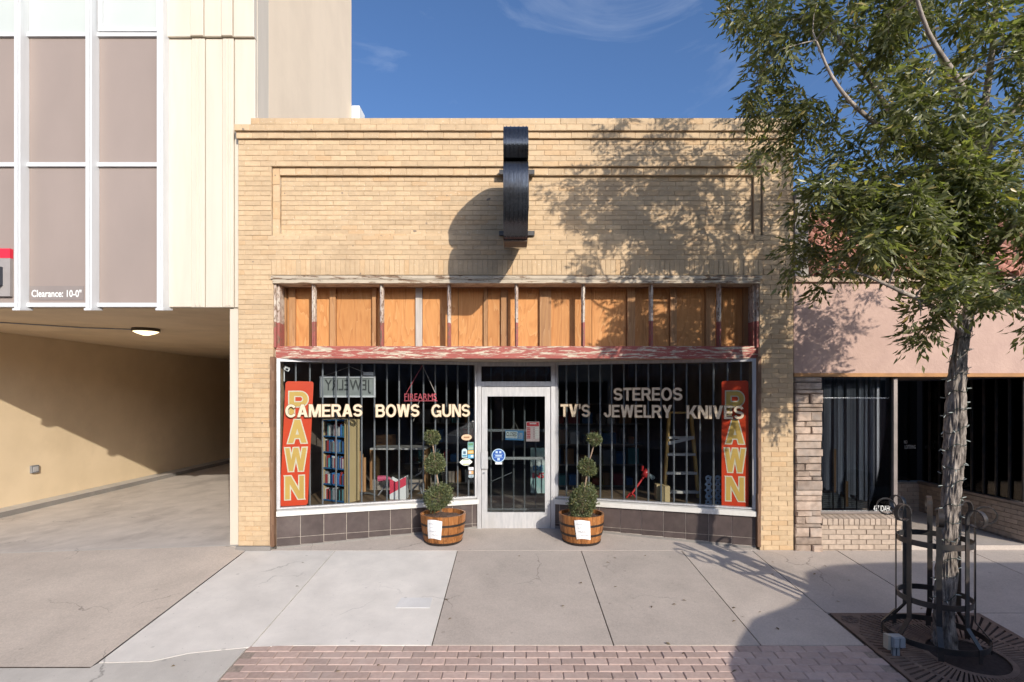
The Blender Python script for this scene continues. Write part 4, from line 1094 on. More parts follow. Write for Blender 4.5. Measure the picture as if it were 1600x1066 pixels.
# ------------------------------------------------------------------ things in and on the shop windows
SIGNRED = mat('pawn_red', (0.74, 0.075, 0.022), (0.68, 0.06, 0.02), scale=3, rough=0.35)
PGOLD = mat('pawn_gold', (0.74, 0.47, 0.12), (0.62, 0.38, 0.09), scale=2.2, rough=0.45, stretch=(1, 1, 0.6))
PCREAM = flat('pawn_outline', (0.78, 0.70, 0.52))
def pawn(ln, T, x0, x1, y0, y1, lean, label, ins=0.045):
    ua, ya = on_line(x0, ln, ins); ub, yb = on_line(x1, ln, ins); ym = (ya+yb)/2
    zt, zb_ = PZ(y0, ym), PZ(y1, ym)
    sh = lean * (zt - zb_)
    r_ = 0.035
    q = MB(T); poly = []
    for cu, cv, a0 in ((ub - r_, zt - r_, 0), (ua + r_, zt - r_, 90), (ua + r_, zb_ + r_, 180), (ub - r_, zb_ + r_, 270)):
        for i in range(5):
            a = math.radians(a0 + 22.5*i); poly.append((cu + r_*math.cos(a), cv + r_*math.sin(a)))
    skew = lambda p: (p[0] + sh*((p[1]-zb_)/(zt-zb_) - 0.5), p[1])
    poly = [skew(p) for p in poly]
    n = len(poly)
    q.add([(p[0], p[1], -ins - 0.02) for p in poly] + [(p[0], p[1], -ins) for p in poly],
          [tuple(range(n-1, -1, -1)), tuple(range(n, 2*n))] + [(i, (i+1) % n, n+(i+1) % n, n+i) for i in range(n)])
    o = q.build('pawn_sign', SIGNRED); tag(o, label, 'sign', 'tall red window signs')
    H = zt - zb_; W = ub - ua
    for i, ch in enumerate('PAWN'):
        vt = zt - H*(0.085 + 0.2255*i) ; vb = vt - H*0.185
        du = sh*(((vt+vb)/2-zb_)/H - 0.5)
        f_ = 0.17 if ch != 'W' else 0.12
        block_text('letter', ch, T, ua + W*f_ + du, ub - W*f_ + du, vb, vt, PCREAM, o, -ins + 0.003, 0.016)
        block_text('letter', ch, T, ua + W*f_ + du, ub - W*f_ + du, vb, vt, PGOLD, o, -ins + 0.006)
    return o
pawn(WLp, TL, 441.5, 485.5, 596, 790, 0.045, 'tall orange red PAWN sign at the left end of the left display window')
pawn(WRp, TR, 1127.5, 1169.5, 595, 793, 0.0, 'tall red PAWN sign at the right end of the right display window')

def at(px, py, y): return Vector((PX(px, y), y, PZ(py, y)))
# neon signs hung on wires
NG = mat('neon_grey', (0.30, 0.32, 0.31), (0.22, 0.24, 0.23), scale=8, rough=0.4)
yq = 0.60
nsg = thing('neon_sign', 'grey framed neon sign seen from behind hanging in the left display window', 'sign', tuple(at(544, 603, yq)))
x0, x1, zt, zb_ = PX(500, yq), PX(587, yq), PZ(588, yq), PZ(621, yq)
MB().box(x0 + 0.03, x1 - 0.03, yq, yq + 0.012, zb_ + 0.02, zt - 0.02).build('back_plate', NG, nsg)
q = MB(); q.box(x0, x1, yq-0.02, yq-0.001, zt - 0.025, zt); q.box(x0, x1, yq-0.02, yq-0.001, zb_, zb_ + 0.025); q.box(x0, x0+0.025, yq-0.02, yq-0.001, zb_+0.026, zt-0.026); q.box(x1-0.025, x1, yq-0.02, yq-0.001, zb_+0.026, zt-0.026)
q.build('frame', ALU, nsg)
text('tube_letters', 'JEWELRY', FRONT(0, yq - 0.004, 0), x0 + 0.07, x1 - 0.07, zb_ + 0.05, zt - 0.05, flat('neon_dark', (0.06, 0.065, 0.065)), nsg, 0.012, 0.0, 0, True)
MB().box(PX(568, yq), PX(584, yq), yq - 0.02, yq + 0.03, zt + 0.01, zt + 0.06).build('transformer', ALU, nsg)
ct = at(547, 573, yq)
MB().tube([(x0 + 0.05, yq, zt), ct, (x1 - 0.03, yq, zt)], 0.004, 4).build('wire', PALESTUD, nsg)
FIRE = mat('neon_pink', (0.70, 0.14, 0.17), (0.55, 0.10, 0.13), scale=9, rough=0.4)
yq = 0.72
fsg = thing('neon_sign', 'small pink FIREARMS neon sign hanging from wires in the left display window', 'sign', tuple(at(657, 620, yq)))
text('tube_letters', 'FIREARMS', FRONT(0, yq, 0), PX(632, yq), PX(682, yq), PZ(625.5, yq), PZ(615, yq), FIRE, fsg, 0.0, 0.0)
MB().box(PX(631, yq), PX(683, yq), yq + 0.01, yq + 0.02, PZ(627, yq), PZ(626, yq)).build('rail', FIRE, fsg)
ct = at(660, 571, yq)
for e in ((635, 614), (680, 614)):
    MB().tube([ct, at(e[0], e[1], yq)], 0.0045, 4).build('wire', FIRE if e[0] == 635 else PALESTUD, fsg)
MB().tube([at(655, 627, yq), at(651, 640, yq), at(646, 658, yq)], 0.004, 4).build('cord', PALESTUD, fsg)
# camera in the corner
yq = 0.22
cm = thing('security_camera', 'small white security camera in the top left corner of the window', 'camera', tuple(at(445, 580, yq)))
Tm = Matrix.Translation(at(448, 576, yq)) @ Matrix.Rotation(0.5, 4, 'Y') @ Matrix.Rotation(0.5, 4, 'Z')
MB(Tm).box(-0.035, 0.035, -0.05, 0.05, -0.022, 0.022).build('housing', WHITE, cm)
MB(Tm).box(-0.018, 0.018, -0.053, -0.0505, -0.014, 0.014).build('lens', BLACK, cm)
MB().tube([at(444, 596, yq), at(444, 578, yq)], 0.008, 6).build('bracket', WHITE, cm)

# stickers beside the door
def sticker(px, py, w, h, c, label, shape='box', sub=()):
    u, y = on_line(px, WLp); z = PZ(py, y)
    du, dv = w*S*K(y)/2*1.05, h*S*K(y)/2
    q = MB(TL)
    if shape == 'box': pts = [(-du,-dv),(du,-dv),(du,dv),(-du,dv)]
    elif shape == 'oval': pts = [(du*math.cos(i*math.pi/10), dv*math.sin(i*math.pi/10)) for i in range(20)]
    elif shape == 'arch': pts = [(-du,-dv),(du,-dv)] + [(du*math.cos(i*math.pi/10), dv*0.45 + dv*0.55*math.sin(i*math.pi/10)) for i in range(11)]
    elif shape == 'badge': pts = [(du*(1.0 if i % 5 else 1.12)*math.cos(i*math.pi/10)*(1 if abs(i % 10 - 5) < 4 else 1.1), dv*math.sin(i*math.pi/10)) for i in range(20)]
    n = len(pts)
    q.add([(u+a, z+b, 0.003) for a, b in pts] + [(u+a, z+b, 0.0045) for a, b in pts], [tuple(range(n, 2*n))] + [(i,(i+1)%n,n+(i+1)%n,n+i) for i in range(n)])
    o = q.build('sticker', flat('sticker_colour', c, 0.5)); tag(o, label, 'sticker', 'stickers on the glass by the door')
    for (a, b, w2, h2, c2) in sub:
        MB(TL).add([(u+du*(a-w2), z+dv*(b-h2), 0.0062), (u+du*(a+w2), z+dv*(b-h2), 0.0062), (u+du*(a+w2), z+dv*(b+h2), 0.0062), (u+du*(a-w2), z+dv*(b+h2), 0.0062)], [(0,1,2,3)]).build('print', flat('print_colour', c2, 0.5), o)
sticker(729, 683.5, 16, 9.5, (0.62, 0.42, 0.27), 'oval tan sticker, the topmost on the glass', 'oval', ((0, 0, 0.55, 0.28, (0.30, 0.16, 0.08)),))
sticker(735.3, 697, 9, 12, (0.16, 0.33, 0.32), 'teal and green sticker below the oval tan one', 'box', ((0, 0.45, 0.8, 0.28, (0.08, 0.22, 0.10)), (0, -0.6, 0.8, 0.25, (0.30, 0.42, 0.32))))
sticker(735.3, 706.5, 9, 5.5, (0.62, 0.36, 0.10), 'small orange sticker under the teal one', 'box', ((0, 0, 0.7, 0.25, (0.7, 0.55, 0.35)),))
sticker(735.3, 713.2, 9, 6.2, (0.10, 0.36, 0.58), 'small blue card sticker under the orange one', 'box', ((0.45, 0.1, 0.4, 0.6, (0.6, 0.7, 0.75)),))
sticker(725.7, 708, 8, 14, (0.45, 0.60, 0.66), 'arched pale blue sticker left of the orange one', 'arch', ((0, 0.1, 0.5, 0.3, (0.05, 0.10, 0.16)), (0, -0.6, 0.8, 0.2, (0.05, 0.2, 0.3))))
sticker(728, 722, 16, 11.5, (0.72, 0.74, 0.68), 'white badge shaped sticker with green edges', 'badge', ((0, 0.62, 0.55, 0.14, (0.20, 0.28, 0.14)), (0, -0.6, 0.55, 0.12, (0.30, 0.32, 0.08))))
sticker(736, 732.5, 7.6, 4.8, (0.66, 0.67, 0.70), 'small pale card sticker, upper of the lowest three', 'box', ((0, 0, 0.6, 0.3, (0.40, 0.42, 0.50)),))
sticker(736, 738.5, 7.0, 5, (0.62, 0.34, 0.14), 'small orange and grey card sticker, middle of the lowest three', 'box', ((-0.45, 0, 0.5, 0.8, (0.55, 0.55, 0.58)),))
sticker(736, 744, 7.6, 4.4, (0.40, 0.48, 0.52), 'small grey blue card sticker, lowest of them all', 'box', ((0, 0, 0.7, 0.35, (0.15, 0.20, 0.26)),))

# signs on the door glass
yd = Y1 + 0.03
cls = thing('closed_sign', 'blue and white CLOSED sign hanging on the door glass', 'sign', tuple(at(803, 680, yd)))
Tc = FRONT(*at(804, 680.5, yd)) @ Matrix.Rotation(-0.03, 4, 'Z')
BLUE = flat('sign_blue', (0.06, 0.22, 0.46)); LBLUE = flat('sign_light_blue', (0.42, 0.58, 0.70))
sw = S*K(yd)
MB(Tc).add([(-14.5*sw,-7.5*sw,0),(14.5*sw,-7.5*sw,0),(14.5*sw,7.8*sw,0),(-14.5*sw,7.8*sw,0),(-14.5*sw,-7.5*sw,-.006),(14.5*sw,-7.5*sw,-.006),(14.5*sw,7.8*sw,-.006),(-14.5*sw,7.8*sw,-.006)],
           [(0,1,2,3),(7,6,5,4),(0,4,5,1),(1,5,6,2),(2,6,7,3),(3,7,4,0)]).build('board', BLUE, cls)
MB(Tc).add([(-13.7*sw,-4.5*sw,.002),(4.5*sw,-4.5*sw,.002),(4.5*sw,6*sw,.002),(-13.7*sw,6*sw,.002)], [(0,1,2,3)]).build('panel', flat('sign_panel', (0.68, 0.74, 0.76)), cls)
MB(Tc).add([(6*sw,-5*sw,.002),(12.5*sw,-5*sw,.002),(12.5*sw,4*sw,.002),(6*sw,4*sw,.002)], [(0,1,2,3)]).build('emblem', mat('emblem', (0.45, 0.42, 0.30), (0.14, 0.25, 0.5), scale=60), cls)
text('lettering', 'CLOSED', Tc, -12.8*sw, 4*sw, -1.6*sw, 5*sw, BLACK, cls, 0.02, 0.004)
MB(Tc).add([(-12*sw,-3.8*sw,.004),(3*sw,-3.8*sw,.004),(3*sw,-3.0*sw,.004),(-12*sw,-3.0*sw,.004)], [(0,1,2,3)]).build('print_line', flat('print_line', (0.3, 0.35, 0.5)), cls)
MB(Tc).tube([(-6*sw, 7.8*sw, 0), (0.2*sw, 20*sw, 0), (6.6*sw, 7.8*sw, 0)], 0.004, 4).build('cord', PALESTUD, cls)
hrs = thing('hours_sign', 'red and white hours sign hung on the door glass beside the closed sign', 'sign', tuple(at(832, 675, yd)))
Th = FRONT(*at(832.5, 674.5, yd))
def pl(T, nm, m_, p, a0, b0, a1, b1, o):
    return MB(T).add([(a0*sw,b0*sw,o),(a1*sw,b0*sw,o),(a1*sw,b1*sw,o),(a0*sw,b1*sw,o)], [(0,1,2,3)]).build(nm, m_, p)
HRED = flat('hours_red', (0.55, 0.04, 0.06)); HPINK = flat('hours_pink', (0.66, 0.50, 0.52))
MB(Th).add([(-10.4*sw,-15.5*sw,0),(10.4*sw,-15.5*sw,0),(10.4*sw,15.5*sw,0),(-10.4*sw,15.5*sw,0),(-10.4*sw,-15.5*sw,-.005),(10.4*sw,-15.5*sw,-.005),(10.4*sw,15.5*sw,-.005),(-10.4*sw,15.5*sw,-.005)],
           [(0,1,2,3),(7,6,5,4),(0,4,5,1),(1,5,6,2),(2,6,7,3),(3,7,4,0)]).build('board', HPINK, hrs)
pl(Th, 'header', HRED, hrs, -9.5, 8.5, 9.5, 14.5, .002)
pl(Th, 'header_print', HPINK, hrs, -5, 11.5, 5.5, 13.5, .0035)
for k in range(7):
    b = 6.5 - k*2.6
    pl(Th, 'day_row', HRED, hrs, -9.5, b - 1.7, -3.8, b, .002)
    pl(Th, 'time_row', flat('time_print', (0.22, 0.10, 0.12)), hrs, 0.8, b - 1.3, 2.8, b - 0.3, .002)
    pl(Th, 'time_row', WHITE, hrs, 3.8, b - 1.6, 9.3, b - 0.1, .002)
# round blue sticker
rs = MB(Matrix.Translation(at(779, 712, Y1 - 0.012)) @ Matrix.Rotation(math.radians(90), 4, 'X'))
rs.lathe([(0.0, 0.004), (0.105, 0.004), (0.105, 0.0)], n=36)
ro = rs.build('round_sticker', LBLUE); tag(ro, 'round blue sticker with a pale rim on the door glass', 'sticker')
q = MB(Matrix.Translation(at(779, 712, Y1 - 0.017)) @ Matrix.Rotation(math.radians(90), 4, 'X')); q.lathe([(0.0, 0.001), (0.092, 0.001), (0.092, 0.0)], n=36); q.build('blue_field', flat('sticker_blue', (0.02, 0.09, 0.36)), ro)
Tr = FRONT(*at(779, 712, Y1 - 0.02))
for (a0, b0, a1, b1) in ((-4.6, 3.6, -1.2, 7.0), (1.0, 3.6, 4.4, 7.0), (-6.5, 1.6, 6.5, 2.0), (-5, -1.4, 5, 0.6), (-6.5, -3.2, 6.5, -2.8), (-2, -7.6, 2, -3.8)):
    pl(Tr, 'print', flat('sticker_print', (0.45, 0.58, 0.75)), ro, a0, b0, a1, b1, 0.0)
pt = bx('paper_tag', PAPER, None, PX(774, Y1), PX(784.5, Y1), Y1 - 0.014, Y1 - 0.008, PZ(725.5, Y1), PZ(722.5, Y1)); tag(pt, 'thin pale label strip stuck under the round blue sticker', 'label')
# poster board inside right of the door
yp = 1.9
po = thing('poster_board', 'white poster with blue and red letters standing inside the door', 'poster', tuple(at(845, 770, yp)))
MB().box(PX(829, yp), PX(868, yp), yp, yp + 0.02, PZ(771, yp), PZ(700, yp)).build('board', mat('poster_print', (0.66, 0.70, 0.70), (0.30, 0.50, 0.50), scale=3, rough=0.5), po)
text('lettering', 'DE', FRONT(0, yp - 0.003, 0), PX(833, yp), PX(849, yp), PZ(735.5, yp), PZ(727.5, yp), BLUE, po, 0.03)['kind'] = 'stuff'
text('lettering', 'INS', FRONT(0, yp - 0.003, 0), PX(832, yp), PX(850, yp), PZ(747.5, yp), PZ(738.5, yp), RED, po, 0.03)

# counter, boxes and shelves inside
WOODL = wood_mat('shelf_wood', (0.50, 0.38, 0.20), (0.42, 0.31, 0.16), (0.56, 0.44, 0.26), (8, 8, 0.7), False)
sh = thing('media_shelf', 'pale wooden shelf of disc cases in the left display window', 'shelf', (PX(512, 1.0), 1.0, DECK))
ca = math.radians(-27)
Ts = Matrix.Translation((PX(538, 0.62), 0.62, DECK)) @ Matrix.Rotation(ca, 4, 'Z')
SHH = PZ(655, 0.9) - DECK; SW, SD = 0.46, 0.30
MB(Ts).box(0, 0.02, 0, SD, 0, SHH).build('side_panel', WOODL, sh); MB(Ts).box(-SW, -SW + 0.02, 0, SD, 0, SHH).build('side_panel', WOODL, sh)
MB(Ts).box(-SW + 0.02, 0, SD - 0.01, SD, 0, SHH).build('back_panel', WOODL, sh)
shz = [0.01 + k*(SHH - 0.03)/5 for k in range(6)]
SHB = flat('shelf_blue', (0.03, 0.13, 0.30))
for z in shz: MB(Ts).box(-SW + 0.021, -0.001, 0, SD - 0.011, z, z + 0.015).build('shelf_board', SHB, sh)
dcol = [flat('case_%s' % n_, c, 0.35) for n_, c in (('blue', (0.06, 0.18, 0.42)), ('white', (0.6, 0.6, 0.58)), ('black', (0.03, 0.03, 0.03)), ('red', (0.35, 0.05, 0.05)), ('teal', (0.10, 0.32, 0.34)), ('grey', (0.28, 0.28, 0.30)))]
for zi, z in enumerate(shz[:5]):
    u = -SW + 0.03
    while u < -0.03:
        w = random.uniform(0.014, 0.03)
        o = MB(Ts).box(u, u + w - 0.001, 0.02 + random.uniform(0, 0.03), 0.2, z + 0.016, z + 0.016 + random.uniform(0.13, 0.19)).build('disc_case', dcol[k_ := random.randrange(6)])
        tag(o, '%s disc case on the %s board of the wooden shelf in the left window' % (('blue', 'white', 'black', 'red', 'teal', 'grey')[k_], ('lowest', 'second', 'middle', 'fourth', 'top')[zi]), 'disc case', 'disc cases on the shelf'); u += w
# red and white box
yq = 0.92
BXW = flat('box_white', (0.72, 0.72, 0.72)); BXR_ = flat('box_red', (0.62, 0.05, 0.09))
x0, x1, zt = PX(609, yq), PX(634.5, yq), PZ(748, yq)
crt = thing('cardboard_box', 'open red and white box standing behind the left display window', 'box', ((x0+x1)/2, yq, DECK))
q = MB(); q.add([(x0,yq,DECK),(x1,yq,DECK),(x1,yq,zt+0.03),(x0+(x1-x0)*0.38,yq,zt-0.05),(x0,yq,zt),(x0,yq+0.2,DECK),(x1,yq+0.2,DECK),(x1,yq+0.2,zt+0.03),(x0+(x1-x0)*0.38,yq+0.2,zt-0.05),(x0,yq+0.2,zt)],
      [(0,1,2,3,4),(5,9,8,7,6),(0,5,6,1),(1,6,7,2),(0,4,9,5)])
q.build('body', BXW, crt)
MB().add([(x0,yq-0.003,DECK+0.08),(x1,yq-0.003,DECK+0.22),(x1,yq-0.003,zt+0.03),(x0+(x1-x0)*0.38,yq-0.003,zt-0.05),(x0,yq-0.003,zt)], [(0,1,2,3,4)]).build('red_print', BXR_, crt)
# bicycle
yq = 1.25
bk = thing('bicycle', 'dark bicycle lying low behind the left display window', 'bicycle', tuple(at(585, 775, yq)))
wc = at(572, 800, yq); wr = 0.30
q = MB(); q.tube([(wc.x + wr*math.cos(a), yq, wc.z + wr*math.sin(a)) for a in [i*math.pi/24 for i in range(49)]], 0.016, 6); q.build('wheel', flat('tyre', (0.10, 0.10, 0.10)), bk, angle=40)
wc2 = wc + Vector((0.95, 0.15, 0))
q = MB(); q.tube([(wc2.x + wr*math.cos(a), wc2.y, wc2.z + wr*math.sin(a)) for a in [i*math.pi/24 for i in range(49)]], 0.016, 6); q.build('wheel', flat('tyre', (0.10, 0.10, 0.10)), bk, angle=40)
fm = flat('bike_paint', (0.25, 0.25, 0.27), 0.3)
b1, b2, b3 = wc + Vector((0.42, 0.05, 0.0)), wc + Vector((0.30, 0.05, 0.42)), wc + Vector((0.82, 0.1, 0.44))
for a, b in ((wc, b1), (wc, b2), (b1, b2), (b2, b3), (b1, b3), (b3, wc2)): MB().tube([a, b], 0.014, 6).build('frame_tube', fm, bk)
MB().tube([b3 + Vector((0, -0.22, 0.16)), b3 + Vector((0.02, 0, 0.16)), b3 + Vector((0, 0.22, 0.16))], 0.013, 6).build('handlebar', fm, bk)
MB().tube([b2 + Vector((-0.12, 0, 0.10)), b2 + Vector((0.0, 0, 0.11)), b2 + Vector((0.12, 0, 0.09))], [0.05, 0.04, 0.015], 8).build('saddle', flat('saddle_pink', (0.55, 0.10, 0.18)), bk)
# glass counter and chair further in
yq = 2.6
cn = thing('display_counter', 'glass display counter inside the shop behind the bicycle', 'counter', tuple(at(620, 740, yq)))
x0, x1 = PX(578, yq), PX(665, yq); zt = PZ(703, yq)
for xx in (x0, x1 - 0.04): MB().box(xx, xx + 0.04, yq, yq + 0.6, 0.06, zt).build('post', STUD, cn)
MB().box(x0, x1, yq, yq + 0.6, zt, zt + 0.03).build('top', MILL, cn); MB().box(x0 + 0.041, x1 - 0.041, yq + 0.02, yq + 0.58, 0.06, 0.55).build('base', INFLOOR, cn)
MB().box(x0 + 0.042, x1 - 0.042, yq + 0.01, yq + 0.014, 0.56, zt - 0.001).build('front_pane', GLASS, cn)
yq = 3.4
wcr = thing('wooden_crate', 'brown wooden crate on the counter inside the shop', 'crate', tuple(at(600, 690, yq)))
x0, x1 = PX(588, yq), PX(613, yq)
for k in range(3):
    z0 = PZ(697, yq) + k*0.075; MB().box(x0, x1, yq, yq + 0.02, z0, z0 + 0.06).build('slat', STUD, wcr); MB().box(x0, x1, yq + 0.3, yq + 0.32, z0, z0 + 0.06).build('slat', STUD, wcr)
for xx in (x0, x1 - 0.03): MB().box(xx, xx + 0.03, yq + 0.021, yq + 0.299, PZ(697, yq), PZ(697, yq) + 0.21).build('end_board', STUD, wcr)
# slanting siding panel
yq = 1.6
sp = MB(); x0, x1 = PX(548, yq), PX(572, yq)
pan = thing('wood_panel', 'brown ribbed wood panel leaning behind the shelf', 'panel', tuple(at(560, 760, yq)))
for k in range(6):
    xx = x0 + (x1-x0)*k/6
    MB().box(xx, xx + (x1-x0)/6 - 0.006, yq, yq + 0.02, DECK, PZ(690 + 5*k, yq)).build('board', STUD, pan)

# right window: step ladder, blocks, trimmer, cut-out panels
yq = 0.95
lad = thing('step_ladder', 'wooden step ladder with pale treads standing in the right display window', 'ladder', tuple(at(1064, 790, yq)))
LW = wood_mat('ladder_wood', (0.58, 0.36, 0.12), (0.46, 0.27, 0.08), (0.62, 0.42, 0.18), (12, 12, 0.8), False)
la, lb = at(1045.5, 646, yq + 0.12), at(1037.5, 779, yq - 0.05); lb.z = DECK + 0.03
ra_, rb = at(1080, 648, yq + 0.12), at(1091, 786, yq - 0.05); rb.z = DECK + 0.03
for a, b in ((la, lb), (ra_, rb)): MB().strip([a, b], 0.034, 0.075, (1, 0, 0)).build('rail', LW, lad)
LT = flat('ladder_tread', (0.55, 0.53, 0.50))
for t in (0.29, 0.49, 0.71, 0.93):
    p, r_ = la.lerp(lb, t), ra_.lerp(rb, t)
    MB().box(p.x, r_.x, p.y - 0.05, p.y + 0.05, p.z - 0.018, p.z + 0.018).build('tread', LT, lad)
MB().box(la.x - 0.02, ra_.x + 0.02, la.y - 0.08, la.y + 0.1, la.z, la.z + 0.025).build('top_step', LW, lad)
MB().strip([la.lerp(lb, 0.36) + Vector((0, -0.04, 0)), ra_.lerp(rb, 0.30) + Vector((0, -0.04, 0.03))], 0.05, 0.012, (0, 0.3, 1)).build('brace', LT, lad)
for px, yy, lab in ((1031.5, 0.85, 'rear of the two pale wooden blocks at the foot of the ladder'), (1041, 0.70, 'front of the two pale wooden blocks at the foot of the ladder')):
    x = PX(px, yy)
    o = MB().box(x - 0.055, x + 0.055, yy, yy + 0.12, DECK, DECK + 0.24).build('wooden_block', WOODL); tag(o, lab, 'block', 'wooden blocks')
tr = thing('string_trimmer', 'red string trimmer lying in the right display window', 'trimmer', tuple(at(1000, 770, 1.1)))
TRED = flat('trimmer_red', (0.50, 0.03, 0.03), 0.3)
MB().tube([at(984, 776, 1.0), at(1006, 745, 1.15)], 0.016, 8).build('shaft', TRED, tr)
MB().tube([at(1006, 745, 1.15), at(1009, 738, 1.17), at(1014, 744, 1.17)], [0.05, 0.065, 0.04], 10).build('motor', TRED, tr, smooth=True)
MB().tube([at(1014, 742, 1.12), at(1021, 748, 1.12)], [0.03, 0.04], 8).build('engine_cover', flat('trimmer_grey', (0.12, 0.16, 0.18)), tr)
MB().tube([at(979, 778, 0.98), at(984, 771, 0.98), at(990, 773, 0.98), at(994, 779, 0.98)], 0.013, 6).build('guard', TRED, tr)
MB().tube([at(1003, 736, 1.15), at(1004, 728, 1.15)], 0.02, 8).build('cap', TRED, tr)
CUTM = mat('pale_blue_panel', (0.42, 0.50, 0.60), (0.34, 0.42, 0.52), scale=9, rough=0.6)
for (pxa, pxb, lab) in ((1101, 1113.5, 'left of the two pale blue fretwork panels'), (1116.5, 1127.5, 'right of the two pale blue fretwork panels')):
    yy = on_line((pxa+pxb)/2, WRp, 0.25)[1]
    xa, xb = PX(pxa, yy), PX(pxb, yy)
    cp = thing('fretwork_panel', lab + ' by the PAWN sign', 'panel', ((xa+xb)/2, yy, DECK), 'fretwork panels')
    H = PZ(743, yy) - DECK
    for k in range(5):
        z0 = DECK + H*k/5; w_ = xb - xa; j = random.uniform(0, 0.3)
        pts = [(xa + w_*(0.5 + (0.42 + 0.1*math.sin(i*3 + k))*math.cos(i*math.pi/6)), z0 + H/10 + H*0.108*math.sin(i*math.pi/6)) for i in range(12)]
        inner = [(xa + w_*(0.45 + 0.16*math.cos(i*math.pi/6) + 0.1*(k % 2)), z0 + H/10 + H*0.035*math.sin(i*math.pi/6)) for i in range(12)]
        q = MB(); n = 12
        q.add([(p[0], yy, p[1]) for p in pts] + [(p[0], yy, p[1]) for p in inner] + [(p[0], yy + 0.012, p[1]) for p in pts] + [(p[0], yy + 0.012, p[1]) for p in inner],
              [(i, (i+1) % n, n+(i+1) % n, n+i) for i in range(n)] + [(2*n+i, 3*n+i, 3*n+(i+1) % n, 2*n+(i+1) % n) for i in range(n)] + [(i, 2*n+i, 2*n+(i+1) % n, (i+1) % n) for i in range(n)] + [(n+i, n+(i+1) % n, 3*n+(i+1) % n, 3*n+i) for i in range(n)])
        q.build('fretwork_ring', CUTM, cp)
# dark shelving deep in the shop
for k, (xa, xb, yy, lab) in enumerate(((0.9, 2.9, 4.6, 'dark stocked shelving inside behind the right display window'), (-2.2, -0.6, 5.0, 'dark stocked shelving inside behind the left display window'))):
    g_ = thing('stock_shelf', lab, 'shelf', ((xa+xb)/2, yy, 0.06))
    for z in (0.08, 0.55, 1.0, 1.45, 1.9): MB().box(xa, xb, yy, yy + 0.4, z, z + 0.03).build('shelf_board', INFLOOR, g_)
    for xx in (xa, xb - 0.04): MB().box(xx, xx + 0.04, yy + 0.401, yy + 0.44, 0.06, 2.1).build('upright', INWALL, g_)
    for zi, z in enumerate((0.11, 0.58, 1.03, 1.48)):
        u = xa + 0.05
        while u < xb - 0.2:
            w = random.uniform(0.12, 0.32)
            o = MB().box(u, u + w - 0.02, yy + 0.05, yy + 0.35, z, z + random.uniform(0.15, 0.36)).build('stock_box', (dcol + [INFLOOR, STUD])[k_ := random.randrange(8)])
            tag(o, '%s box on the %s board of the inner shelving behind the %s window' % (('blue', 'white', 'black', 'red', 'teal', 'grey', 'tan', 'brown')[k_], ('lowest', 'second', 'third', 'top')[zi], 'left' if xa < 0 else 'right'), 'box', 'goods on the inner shelves'); u += w + random.uniform(0, 0.1)

